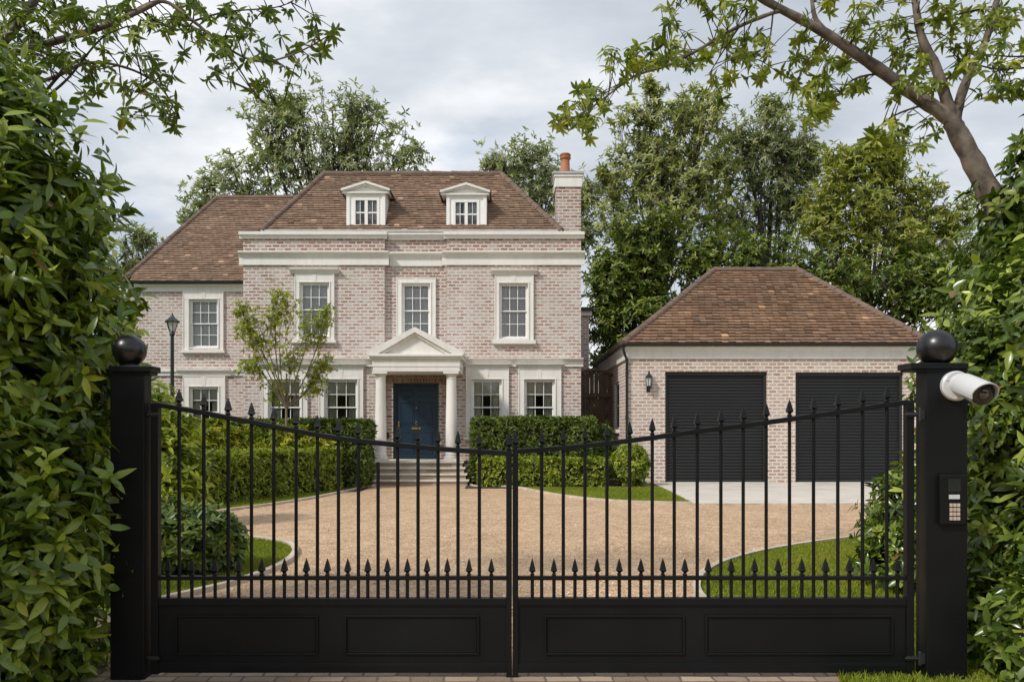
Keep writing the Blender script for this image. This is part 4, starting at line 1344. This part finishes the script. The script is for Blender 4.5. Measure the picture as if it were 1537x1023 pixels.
def leaf(label, x_out, x_in, rail_pts, bars, dogs, panels, side):
    s = 1 if x_in > x_out else -1          # direction from the hinge to the meeting stile
    t = thing('gate_leaf', label, 'gate leaf', (x_out, YT, 0), 'leaves of the double driveway gate')
    y0, y1 = YT - .022, YT + .022
    rail = smooth([(q(a), qz(b)) for a, b in rail_pts], 6)
    rx = np.array([p[0] for p in rail]); rz = np.array([p[1] for p in rail])
    o_ = np.argsort(rx)
    zr = lambda x: float(np.interp(x, rx[o_], rz[o_]))
    zt, zbt = qz(897), qz(1006)
    so = .045; si = .034
    for nm_, a, b, z0, z1 in (('hinge_stile', x_out, x_out + s * so, qz(1010), zr(x_out + s * so / 2) + .008), ('meeting_stile', x_in, x_in - s * si, qz(1019), zr(x_in) + .016)):
        m = MB(); m.box(a, b, y0 - .003, y1 + .003, z0, z1); m.build(nm_, M['black'], t, bevel=.003)
    # swept top rail
    m = MB(); h = .015; vs = []
    pts = [(x, z) for x, z in rail if min(x_out, x_in) + .034 < x < max(x_out, x_in) - .034]
    e0, e1 = min(x_out, x_in) + .03, max(x_out, x_in) - .03
    pts = sorted(pts + [(e0, zr(e0)), (e1, zr(e1))])
    for x, z in pts:
        vs += [(x, y0, z - h), (x, y1, z - h), (x, y1, z + h), (x, y0, z + h)]
    fs = [(0, 1, 2, 3)]
    for i in range(len(pts) - 1):
        o = 4 * i
        fs += [(o + k, o + 4 + k, o + 4 + (k + 1) % 4, o + (k + 1) % 4) for k in range(4)]
    fs.append(tuple(4 * (len(pts) - 1) + k for k in (3, 2, 1, 0)))
    m.add(vs, fs); m.build('top_rail', M['black'], t, bevel=.004)
    a, b = sorted((x_out + s * so, x_in - s * si))
    m = MB(); m.box(a, b, YT - .017, YT + .017, qz(869.5), qz(863.5)); m.build('mid_rail', M['black'], t, bevel=.003)
    for p, cutoff in bars:
        x = q(p); z1 = zr(x)
        m = MB()
        if cutoff:
            m.tube([(x, YT, zt - .005), (x, YT, qz(cutoff))], .0105, 10); m.build('bar', M['black'], t, 40)
            continue
        m.tube([(x, YT, zt - .005), (x, YT, z1 + .016)], .0105, 10)
        bo = m.build('bar', M['black'], t, 40)
        spear(x, YT, z1 + .014, .105).build('spearhead', M['black'], bo)
    for p in dogs:
        x = q(p)
        m = MB(); m.tube([(x, YT, zt - .005), (x, YT, qz(862))], .0105, 10)
        bo = m.build('short_bar', M['black'], t, 40)
        spear(x, YT, qz(864), .108).build('spearhead', M['black'], bo)
    sp_ = spear(x_in - s * si / 2, YT, zr(x_in) + .016, .118); sp_.build('spearhead', M['black'], t)
    # solid lower panel, framed, with raised mouldings
    m = MB()
    m.box(a, b, YT - .012, YT + .012, zbt, zt)
    pn = m.build('kick_panel', M['black'], t)
    m = MB()
    m.box(a, b, y0, y1, zt - .040, zt + .004); m.box(a, b, y0, y1, zbt - .006, zbt + .045)
    m.box(a, b, YT - .018, YT - .011, zt - .048, zt - .0405); m.box(a, b, YT - .018, YT - .011, zbt + .0455, zbt + .053)
    m.build('rail', M['black'], pn, bevel=.003)
    for c0, c1 in panels:
        m = MB(); zc0, zc1 = qz(980.5), qz(921.5)
        ring(m, q(c0), q(c1), zc0, zc1, .012, YT - .024, YT - .011)
        ring(m, q(c0) + .013, q(c1) - .013, zc0 + .013, zc1 - .013, .006, YT - .017, YT - .011)
        m.build('panel_moulding', M['black'], pn, bevel=.003)
    # hinges
    xh = x_out - s * .045
    for zh in (qz(622), qz(985)):
        m = MB()
        m.box(x_out + s * .05, x_out - s * .015, YT - .034, YT - .026, zh - .014, zh + .014)
        m.tube([(x_out - s * .028, YT - .034, zh - .04), (x_out - s * .028, YT - .034, zh + .04)], .012, 10)
        m.tube([(x_out - s * .02, YT - .034, zh + .0), (x_out + s * .06, YT - .034, zh + .0)], .008, 8)
        m.box(x_out - s * .028, x_out - s * .062, YT - .05, YT - .02, zh - .03, zh + .03)
        m.build('hinge', M['blackmetal'], t, bevel=.002)
    return t


leaf('left leaf of the black spear-topped gate, hinged on the plain post', q(228.5), q(768.3),
     [(228, 605.5), (268, 612.5), (306, 619), (343, 626.5), (379, 633), (430, 643.5), (500, 656), (560, 663.5), (620, 669.5), (690, 675.5), (768, 680)],
     [(p, None) for p in (269, 306, 342.5, 377.5, 411, 444.5, 476.5, 508)] + [(538, None), (567.5, 693)] + [(p, None) for p in (597, 627.5, 657.5, 687.5, 719.5)],
     (252.5, 288, 323, 358.5, 393, 427, 460, 491.5, 522, 552, 581.5, 611.5, 641, 671.5, 704, 737.5), ((265, 478.5), (518, 719)), 'l')
leaf('right leaf of the black spear-topped gate, hinged on the post with the camera', q(1369.5), q(769.3),
     [(768, 677.5), (850, 671.5), (920, 664), (980, 656.5), (1050, 646.5), (1115, 638.5), (1185, 629), (1260, 618), (1330, 607.5), (1370, 602)],
     [(p, None) for p in (813, 845.5, 878, 911, 945, 979, 1012, 1046.5, 1082, 1115.5, 1150, 1185, 1221, 1257.5, 1294.5, 1331)],
     (799, 831.5, 863, 896.5, 929.5, 962, 995, 1028, 1063, 1097.5, 1132.5, 1168, 1203.5, 1239, 1275, 1311, 1347), ((817, 1026.5), (1057.5, 1338.5)), 'r')

# security camera on the right post
D0 = 4.73
cb_ = (X(1433, D0), D0, Z(579, D0))
sc_ = thing('security_camera', 'white bullet security camera fixed near the top of the right gate post', 'camera', cb_)
m = MB(); m.lathe([(.088, -.001), (.088, -.022), (.080, -.030), (.03, -.030)][::-1], cb_, 32, 'y')
bp_ = m.build('base_plate', M['camwhite'], sc_, 40)
m = MB()
for k in range(3):
    t = 2 * math.pi * k / 3 + .5
    m.lathe([(.008, -.034), (.009, -.029)], (cb_[0] + .07 * math.cos(t), cb_[1], cb_[2] + .07 * math.sin(t)), 8, 'y')
m.build('screw', M['steel'], bp_)
A_ = Vector((cb_[0] + .01, D0 - .028, cb_[2] + .012)); Bv = Vector((X(1476, 4.46), 4.46, Z(591, 4.46)))
dv = (Bv - A_).normalized()
m = MB(); m.tube([A_, A_ + dv * .02, A_ + dv * .05], [.062, .06, .05], 24); m.build('joint', M['camwhite'], sc_, 40)
m = MB()
m.tube([A_ + dv * .045, A_ + dv * .06, Bv - dv * .03, Bv - dv * .012], [.05, .062, .066, .064], 32); m.build('body', M['camwhite'], sc_, 40)
# sun hood over the body
up_ = (Vector((0, 0, 1)) - dv * dv.z).normalized(); sd = dv.cross(up_)
m = MB(); vs = []; n_ = 20
for L_ in (0.055, (Bv - A_).length + .045):
    for rr_ in (.0685, .0745):
        for k in range(n_ + 1):
            t = R(-20) + R(220) * k / n_
            c_ = A_ + dv * (L_ - (0 if L_ < .1 else .03 * (1 - math.sin(max(0, t))))) 
            vs.append(c_ + (sd * math.cos(t) + up_ * math.sin(t)) * rr_)
w_ = n_ + 1
fs = []
for k in range(n_):
    fs += [(k, k + 1, 2 * w_ + k + 1, 2 * w_ + k), (w_ + k, 3 * w_ + k, 3 * w_ + k + 1, w_ + k + 1), (k, w_ + k, w_ + k + 1, k + 1), (2 * w_ + k, 2 * w_ + k + 1, 3 * w_ + k + 1, 3 * w_ + k)]
fs += [(0, 2 * w_, 3 * w_, w_), (n_, w_ + n_, 3 * w_ + n_, 2 * w_ + n_)]
m.add(vs, fs); m.build('hood', M['camwhite'], sc_, 40)
m = MB(); m.tube([Bv - dv * .013, Bv, Bv + dv * .004], [.064, .064, .058], 32); fr_ = m.build('front_face', M['camdark'], sc_, 40)
m = MB(); m.tube([Bv + dv * .003, Bv + dv * .010], [.034, .032], 24); m.build('lens_ring', M['blackmetal'], fr_, 40)
m = MB(); m.tube([Bv + dv * .0102, Bv + dv * .014, Bv + dv * .017], [.026, .018, .004], 24); m.build('lens', M['lens'], fr_, 60)

# entry keypad
kx0, kx1, kz0, kz1 = X(1411, D0 - .03), X(1450, D0 - .03), Z(787, D0 - .03), Z(712, D0 - .03)
kp = thing('entry_keypad', 'black entry keypad with silver buttons on the right gate post', 'keypad', ((kx0 + kx1) / 2, D0, kz0))
m = MB(); m.box(kx0, kx1, D0 - .032, D0 - .001, kz0, kz1); m.build('casing', M['black'], kp, bevel=.006)
kq = lambda p: X(p, D0 - .034)
kz = lambda p: Z(p, D0 - .034)
m = MB(); m.box(kq(1423), kq(1442), D0 - .035, D0 - .031, kz(738), kz(718)); m.build('screen', M['screen'], kp)
m = MB(); m.box(kq(1424.5), kq(1440.5), D0 - .036, D0 - .031, kz(748.5), kz(742)); m.build('name_plate', M['steel'], kp, bevel=.001)
for r_ in range(4):
    for c_ in range(3):
        m = MB(); x = 1425.5 + 5.6 * c_; y = 755 + 6.7 * r_
        m.box(kq(x), kq(x + 4.3), D0 - .037, D0 - .031, kz(y + 5.2), kz(y)); m.build('button', M['key'], kp, bevel=.001)

# ================================================================== hedges and shrubs
hd = lambda lo, hi: None
dx, dy = 1.46, 3.3
ang = math.atan2(dy, dx)
p0, p1 = np.array([-6.25, 13.85]), np.array([-4.02, 18.9])
dv2 = p1 - p0; ln = np.linalg.norm(dv2); dv2 /= ln
nn = np.array([-dv2[1], dv2[0]])
ctr = (p0 + p1) / 2 + nn * .6
box_hedge('box_hedge', 'low clipped green hedge along the left edge of the gravel', float(ctr[0]), float(ctr[1]), ln, 1.2, .97, math.atan2(dv2[1], dv2[0]), M['hedge'], 380, 5, .088, .036)
box_hedge('box_hedge', 'tall dark hedge under the ground-floor windows left of the porch', -6.62, 20.0, 6.1, 1.5, 1.63, 0, M['hedge_d'], 230, 5, .112, .044)
box_hedge('box_hedge', 'tall dark hedge under the ground-floor windows right of the porch', .56, 21.2, 3.22, 1.1, 1.71, 0, M['hedge_d'], 250, 5, .105, .041)
box_hedge('box_hedge', 'knee-high clipped hedge in front of the taller hedge right of the steps', .76, 20.15, 3.16, .75, .69, 0, M['hedge'], 380, 5, .082, .034)
bush('round_shrub', 'round clipped shrub at the front left corner of the garage', 'shrub', [((2.98, 20.2, .52), (.44, .44, .52))], M['hedge'], 230, 5, .10, .038, 'mid', .8, loose=.05)
bush('shrub', 'small dark shrub behind the low hedge between house and garage', 'shrub', [((2.35, 21.5, .7), (.4, .4, .75)), ((2.1, 21.0, .45), (.35, .3, .5))], M['hedge_d'], 150, 5, .12, .05, 'mid', .7)
bush('golden_shrub', 'golden yellow shrub in front of the tall hedge by the young tree', 'shrub', [((-5.2, 18.75, .85), (.62, .45, .62)), ((-4.7, 18.9, .75), (.45, .4, .5))], M['yellow'], 110, 6, .13, .05, 'mid', .65)
bush('golden_shrub', 'yellow-tipped shrub rising over the far left end of the low hedge', 'shrub', [((-7.2, 17.6, .9), (.9, .6, .7)), ((-6.3, 18.0, .85), (.6, .5, .62))], M['yellow'], 80, 6, .15, .055, 'mid', .65)
bush('laurel_bush', 'rounded glossy laurel bush on the grass behind the left half of the gate', 'bush', [((-3.40, 8.25, .32), (.50, .55, .33)), ((-3.10, 8.35, .26), (.24, .36, .27)), ((-3.75, 8.2, .36), (.45, .5, .35))], M['hedge_d'], 230, 6, .11, .042, 'near', .72, loose=.10)
bush('laurel_bush', 'loose bright-leaved bush beside the right gate post', 'bush', [((3.78, 7.5, .5), (.42, .45, .46)), ((3.66, 7.4, .25), (.36, .4, .3)), ((4.15, 7.7, .6), (.45, .5, .6))], M['laurel_r'], 120, 6, .125, .042, 'near', .6, loose=.16)
bush('leafy_shrub', 'loose green shrub at the foot of the garden lamp post', 'shrub', [((-5.25, 12.0, .8), (.55, .5, .8)), ((-5.45, 12.1, 1.5), (.35, .35, .55)), ((-4.95, 11.9, .4), (.3, .4, .45))], M['hedge'], 75, 6, .18, .06, 'near', .5, loose=.2)
# big evergreens framing the view
cutl = lambda p: (p[:, 0] * F / np.maximum(p[:, 1], .1) + CX < 206) & ~((p[:, 1] < 4.76) & (p[:, 0] * F / np.maximum(p[:, 1], .1) + CX > 168)) & ~((p[:, 2] < 2.0) & (p[:, 1] > 4.6) & (p[:, 0] > -2.24)) & (p[:, 1] > 2.2)
bush('laurel', 'huge glossy evergreen laurel filling the left side beside the gate post', 'shrub',
     [((-3.56, 5.15, 1.85), (1.0, .85, 1.1)), ((-3.28, 4.75, .72), (.86, .75, .98)), ((-3.70, 5.1, 2.70), (.98, .8, .82)), ((-3.95, 5.0, 3.35), (.85, .7, .6)), ((-3.22, 4.3, .55), (.70, .6, .75)), ((-3.5, 3.9, 1.2), (.75, .7, 1.1)), ((-3.72, 3.7, 2.2), (.8, .7, .9))],
     M['laurel'], 92, 7, .140, .047, 'near', .7, loose=.10, stems=60, inner=.9, cut=cutl, droop=.28, stem=1.1, el=(28, 85))
cutr = lambda p: ~((p[:, 1] < 4.9) & (p[:, 2] < 2.1) & (p[:, 0] * F / np.maximum(p[:, 1], .1) + CX < 1475)) & ~((p[:, 2] < 2.0) & (p[:, 1] > 4.6) & (p[:, 0] < 2.86))
bush('photinia', 'huge leafy evergreen shrub behind the right gate post and camera', 'shrub',
     [((4.02, 5.6, 1.5), (.95, .8, 1.05)), ((3.85, 5.3, .7), (.8, .7, .9)), ((4.2, 5.7, 2.15), (.90, .75, .65)), ((3.75, 5.6, 1.95), (.62, .6, .55)), ((3.4, 5.0, .32), (.55, .45, .5)), ((3.32, 4.62, .24), (.50, .40, .40))],
     M['laurel_r'], 118, 7, .118, .042, 'near', .66, loose=.12, stems=60, inner=.9, cut=cutr, droop=.25, stem=1.1, el=(28, 85))
bush('holly', 'tall dark evergreen behind the right-hand shrub at the picture edge', 'shrub',
     [((5.25, 7.4, 3.4), (.62, .7, .9)), ((5.25, 7.4, 2.4), (.9, .8, 1.2)), ((5.45, 7.5, 4.1), (.5, .5, .5))], M['hedge_d'], 60, 7, .16, .06, 'near', .6, loose=.16, inner=.8)

# ================================================================== trees
def LB(D, lst, ry=.8):
    out = []
    for px, py, r in lst:
        x, y, z = P(px, py, D)
        rm_ = r * D / F
        out.append(((x, D + random.uniform(-.5, .5), z), (rm_, rm_ * ry, rm_)))
    return out


def bg_tree(label, px, D, ytop, lst, leaf, grp='trees behind the house and garage', **kw):
    x = X(px, D)
    kw['L'] = kw.get('L', .28) * .86; kw['W'] = kw.get('W', .085) * .95; kw['per'] = int(kw.get('per', 9) * 2.0)
    return tree('tree', label, (x, D, 0), (x + random.uniform(-.3, .3), D, Z(ytop + 70, D)), kw.pop('r0', .22), LB(D, lst), leaf, group=grp, bark=M['twig'], **kw)


bg_tree('broad grey-green tree rising behind the left end of the main roof', 490, 38, 200,
        [(420, 205, 55), (500, 185, 58), (570, 205, 55), (612, 240, 36), (345, 262, 45), (302, 292, 32), (455, 262, 55), (545, 262, 52), (395, 180, 38), (465, 215, 48), (520, 240, 50), (400, 260, 45), (365, 315, 50), (500, 320, 50), (440, 165, 25), (545, 160, 26), (290, 330, 24)],
        M['t_grey'], n_sub=10, per=8, L=.34, W=.10, r0=.30)
bg_tree('small hazy tree between the left laurel and the wing roof', 205, 42, 350, [(205, 362, 26), (230, 372, 22), (180, 395, 36), (240, 395, 26), (210, 420, 30)], M['t_grey'], n_sub=9, per=8, L=.34, W=.10)
bg_tree('grey-green tree showing between the main roof and the chimney', 800, 36, 240,
        [(768, 248, 40), (800, 232, 34), (740, 248, 22), (850, 292, 40), (882, 300, 26), (790, 300, 40), (830, 345, 40), (880, 345, 30), (820, 260, 36)], M['t_grey'], n_sub=9, per=9, L=.30, W=.09)
bg_tree('tall airy light-green tree just right of the chimney', 1000, 32, 180,
        [(955, 185, 42), (1010, 225, 50), (1060, 180, 40), (950, 258, 46), (1050, 255, 50), (925, 318, 46), (1000, 325, 60), (1065, 150, 24), (975, 148, 24), (1085, 320, 40), (1010, 178, 32), (985, 235, 42), (1025, 285, 50), (905, 270, 30), (1095, 230, 34)], M['t_light'], n_sub=10, per=8, L=.30, W=.09, r0=.2, deep=.4)
bg_tree('slender mid-green tree behind the garage ridge', 1160, 34, 180,
        [(1150, 200, 44), (1200, 212, 40), (1115, 258, 44), (1170, 285, 55), (1215, 295, 44), (1130, 335, 52), (1165, 165, 26), (1225, 240, 26), (1165, 235, 48), (1110, 210, 30), (1090, 300, 36)], M['t_mid'], n_sub=10, per=9, L=.30, W=.09, r0=.2)
bg_tree('yellow-green tree above the right half of the garage roof', 1300, 30, 250,
        [(1272, 248, 38), (1332, 245, 42), (1300, 305, 62), (1385, 300, 42), (1232, 342, 46), (1355, 365, 58), (1272, 388, 58), (1405, 362, 46), (1320, 215, 22), (1440, 320, 40), (1300, 260, 46), (1345, 300, 50), (1240, 290, 40)], M['t_yel'], n_sub=11, per=10, L=.28, W=.085, r0=.2)
bg_tree('dense deep-green tree between the house and the garage roof', 960, 30, 380,
        [(918, 400, 48), (975, 420, 58), (920, 480, 48), (1000, 372, 52), (955, 350, 44), (915, 545, 46), (1050, 385, 46), (985, 490, 55), (900, 620, 46), (960, 560, 50), (920, 440, 44)], M['t_dark'], n_sub=14, per=13, L=.30, W=.10, r0=.2, deep=.3)
bg_tree('low dark tree mass-crowned behind the right side of the garage roof', 1280, 29, 400,
        [(1120, 395, 45), (1180, 400, 52), (1255, 430, 55), (1335, 445, 55), (1400, 435, 48), (1210, 450, 50), (1380, 400, 40), (1440, 420, 50), (1480, 400, 50)], M['t_dark'], n_sub=13, per=12, L=.27, W=.09, r0=.2, deep=.3)
bg_tree('dark tree behind the house wing at the far left', 100, 34, 420, [(60, 480, 70), (140, 450, 60), (190, 470, 40), (20, 430, 60)], M['t_dark'], n_sub=9, per=9, L=.34, W=.11)
bg_tree('leafy tree behind the right-hand evergreen at the picture edge', 1530, 22, 260, [(1500, 330, 50), (1560, 300, 60), (1520, 400, 60), (1600, 380, 70)], M['t_mid'], n_sub=10, per=9, L=.22, W=.07)

D = 18.75
tree('young_tree', 'slim young tree with yellow-green leaves in front of the left bay', (X(432, D), D, 0), (X(430, D), D, Z(560, D)), .05,
     LB(D, [(430, 478, 34), (398, 500, 34), (462, 495, 32), (442, 545, 40), (376, 498, 24), (484, 545, 20), (386, 548, 24), (425, 452, 18), (410, 585, 22), (468, 580, 24), (370, 470, 14), (490, 470, 14)]),
     M['young'], n_sub=9, per=9, L=.095, W=.036, n=6, att=(.72, 1.0), twig_r=.006, spread=.5, up=.6, deep=.35, bark=plain('pale_bark', (.20, .155, .10), .8, .25, 9))


def hand_tree(label, name, D, branches, clusters, leaf, L, W, per=3, jit=16, djit=.35, bark='bark', n=7, base=None):
    """a near tree whose limbs follow the ones that hang into the view"""
    t = thing(name, label, 'tree', base or (*P(*branches[0][0][0][:2], D)[:2], 0), 'trees overhanging the gate')
    tr = MB(); limbs = []
    for i, (pts, w0, w1) in enumerate(branches):
        sm = smooth([P(p[0], p[1], D + (p[2] if len(p) > 2 else 0)) for p in pts], 5)
        k = len(sm); rads = np.linspace(w0, w1, k) * D / F / 2 * (.86 if i == 0 else .70)
        rads = rads * (1 + .07 * np.sin(np.arange(k) * 2.3 + i))
        if i == 0:
            t0 = MB(); t0.tube(sm, rads, 14); t0.build('trunk', M[bark], t, 60)
        else:
            b_ = MB(); b_.tube(sm, rads, 10 if w0 > 8 else 6); b_.build('limb', M[bark] if w0 > 8 else M['twig'], t, 60)
        limbs += [np.array(s_) for s_ in sm]
    limbs = np.array(limbs)
    tw = MB(); P_ = []; A_ = []
    for c in clusters:
        for j in range(per):
            p = np.array(P(c[0] + RNG.normal(0, jit), c[1] + RNG.normal(0, jit * .8), D + RNG.normal(0, djit)))
            dd = np.linalg.norm(limbs - p, axis=1) + RNG.uniform(0, .15, len(limbs)); b = limbs[int(np.argmin(dd))]
            v = p - b; L_ = np.linalg.norm(v)
            m_ = (b + p) / 2 + np.array([0, 0, .06 * L_]) + RNG.normal(0, .05 * L_, 3)
            ts = np.linspace(0, 1, 6)[:, None]
            cv = (1 - ts) ** 2 * b + 2 * ts * (1 - ts) * m_ + ts ** 2 * p
            tw.tube(cv, np.linspace(.006, .0028, 6), 4, False)
            P_.append(p); A_.append(v / max(L_, .05) * .6 + RNG.normal(0, .3, 3) + np.array([0, 0, .25]))
            if L_ > .25:
                q_ = cv[3]; P_.append(q_ + RNG.normal(0, .03, 3)); A_.append(RNG.normal(0, .5, 3) + np.array([0, 0, .5]))
    tw.build('twig', M['twig'], t, 60)
    whorls('crown', leaf, t, P_, A_, n, L, W, (50, 100), .35, .35, 'near')
    return t


hand_tree('overhanging tree reaching in from the top left over the laurel', 'overhanging_tree', 6.0,
          [([(-260, 1180), (-240, 700), (-200, 400), (-130, 200), (-60, 130)], 70, 34),
           ([(-80, 150), (0, 88), (70, 66), (150, 42), (230, 6), (300, -40), (370, -110), (420, -200)], 20, 3),
           ([(-60, 130), (40, 20), (70, -60), (85, -160), (120, -260)], 24, 4),
           ([(200, 18), (245, 2), (290, 32), (335, 68), (385, 92), (440, 82), (500, 50)], 9, 2.5),
           ([(330, 62), (360, 105), (392, 152), (425, 158)], 4, 2),
           ([(0, 130), (70, 120), (130, 95), (190, 102), (240, 130), (270, 178)], 10, 2.5),
           ([(95, 105), (60, 150), (100, 120), (150, 60), (190, 40)], 8, 3),
           ([(290, 32), (340, 18), (410, 12), (440, 2)], 5, 2),
           ([(-60, 130), (-150, -60), (-190, -260)], 30, 5)],
          [(120, 20), (180, 18), (220, 40), (270, 10), (240, 25), (250, 50), (200, 82), (265, 95), (225, 108), (180, 120), (215, 140), (255, 148), (232, 165), (180, 165), (262, 182), (140, 140), (290, 50), (312, 68), (330, 58), (350, 70), (370, 52), (382, 90), (402, 80), (440, 75), (462, 55), (492, 45), (482, 78), (440, 108), (325, 115), (395, 130), (425, 152), (412, 20), (430, 6), (342, 15), (360, 38), (300, 10), (320, 30), (100, 75), (130, 50), (110, 100), (40, 50), (60, 20), (30, 80), (10, 40), (80, 40), (20, 10), (60, 90), (150, 85), (10, 100), (50, 120), (20, 30), (90, 20), (150, 20), (170, 55), (110, 60), (60, 60), (30, 60), (0, 60), (10, 80), (90, 90), (40, 95), (140, 110), (200, 50), (5, 20), (70, 5), (110, 5), (190, 5)] + [(x, y) for x in range(-120, 460, 85) for y in (-60, -150)],
          M['over'], .088, .028, 3, 9, .3, 'bark', base=(-6.0, 6.0, 0))
hand_tree('overhanging tree with thick forked limbs at the top right', 'overhanging_tree', 8.0,
          [([(1640, 900), (1590, 560), (1545, 420), (1500, 320), (1462, 245), (1428, 182)], 56, 30),
           ([(1440, 205), (1425, 178), (1372, 142), (1302, 92), (1232, 46), (1150, 2), (1080, -40), (1000, -100), (930, -190)], 36, 4),
           ([(1435, 195), (1425, 165), (1405, 102), (1382, 52), (1368, -30), (1340, -140), (1330, -260)], 30, 4),
           ([(1432, 200), (1438, 160), (1455, 110), (1480, 60), (1505, -30), (1540, -140), (1550, -260)], 26, 4),
           ([(1185, 18), (1165, 18), (1105, 42), (1050, 74), (1000, 99), (950, 116), (890, 160), (850, 182)], 10, 3),
           ([(1255, 60), (1225, 30), (1215, -20), (1190, -110)], 14, 3),
           ([(1600, 98), (1537, 102), (1490, 103), (1440, 88)], 6, 3), ([(1600, 60), (1540, 84), (1480, 82)], 5, 3),
           ([(1110, 40), (1090, 70), (1065, 110)], 4, 2), ([(1160, 22), (1155, 60), (1140, 110)], 4, 2),
           ([(1395, 155), (1350, 170), (1320, 190), (1290, 230)], 5, 2), ([(1330, 110), (1280, 120), (1240, 165)], 6, 2)],
          [(840, 180), (860, 172), (880, 135), (890, 152), (900, 165), (885, 188), (920, 92), (950, 76), (962, 100), (930, 125), (1000, 62), (1010, 85), (1015, 30), (1035, 100), (1060, 82), (1080, 130), (1090, 62), (1120, 90), (1132, 60), (1100, 112), (1150, 112), (1050, 5), (1000, 5), (1100, 5), (1125, 15), (1200, 62), (1230, 82), (1210, 100), (1240, 120), (1260, 92), (1250, 150), (1270, 140), (1290, 132), (1240, 172), (1220, 165), (1290, 30), (1310, 60), (1332, 85), (1342, 30), (1300, 10), (1250, 10), (1370, 100), (1390, 130), (1350, 130), (1410, 30), (1430, 60), (1450, 30), (1410, 10), (1440, 100), (1460, 80), (1420, 120), (1480, 20), (1500, 40), (1522, 20), (1490, 70), (1510, 100), (1530, 70), (1490, 112), (1530, 140), (1390, 92), (1400, 200), (1342, 190), (1330, 210), (1312, 222), (1360, 215), (1510, 150), (1190, 125), (1215, 140)] + [(x, y) for x in range(930, 1660, 65) for y in (-40, -120, -210)],
          M['over_r'], .108, .033, 4, 10, .4, 'bark', n=9, base=(5.8, 8.0, 0))


# unseen wood added behind the viewer so windows and gate reflect dark green
def unseen_reflection_wood():
    n = 7000
    x = RNG.uniform(-34, 34, n); z = RNG.uniform(.2, 1, n) ** .8 * (5.6 + 1.3 * np.sin(x * .5) + .8 * np.sin(x * 1.3))
    y = -22 + RNG.normal(0, 1.6, n)
    p = np.stack([x, y, z], 1)
    o = whorls('unseen_reflection_wood', M['t_dark'], None, p, RNG.normal(0, .6, (n, 3)) + np.array([0, .5, .4]), 6, .75, .30, lod='mid', kind='stuff')
    tag(o, 'unseen dark green wood added behind the viewer for the reflections', 'wood')


unseen_reflection_wood()


# loose stones lying on the drive near the gate
def stones(n=26000):
    u = RNG.uniform(0, 1, n) ** 1.6
    y = 4.95 + u * 11; x = RNG.uniform(-.62, .62, n) * y
    p = np.stack([x, y], 1); keep = np.ones(n, bool)
    for lw in (lawn1, lawn2, lawn3, lawn4, ap): keep &= ~inside(p, lw)
    p = p[keep]; k = len(p)
    a = RNG.uniform(0, 6.28, k)
    A = np.stack([np.cos(a), np.sin(a), RNG.normal(0, .15, k)], 1); N = np.stack([RNG.normal(0, .2, k), RNG.normal(0, .2, k), np.ones(k)], 1)
    L = RNG.gamma(5, .0026, k) + .005
    m, nt, b, _ = new_mat('loose_stone')
    at = nd(nt, 'ShaderNodeAttribute', attribute_name='tint')
    nt.links.new(ramp(nt, at.outputs['Fac'], [(0, (.40, .26, .16)), (.4, (.57, .40, .26)), (.8, (.66, .49, .34)), (1, (.74, .64, .53))]), b.inputs['Base Color'])
    b.inputs['Roughness'].default_value = .9
    o = leaf_mesh('gravel', m, None, np.concatenate([p, np.full((k, 1), .001)], 1), A, N, L, L * RNG.uniform(.6, 1, k), np.zeros(k), RNG.uniform(.5, .9, k), RNG.uniform(0, 1, k), 'stone')
    tag(o, 'loose buff stones lying on the gravel drive', 'gravel', kind='stuff')


stones()
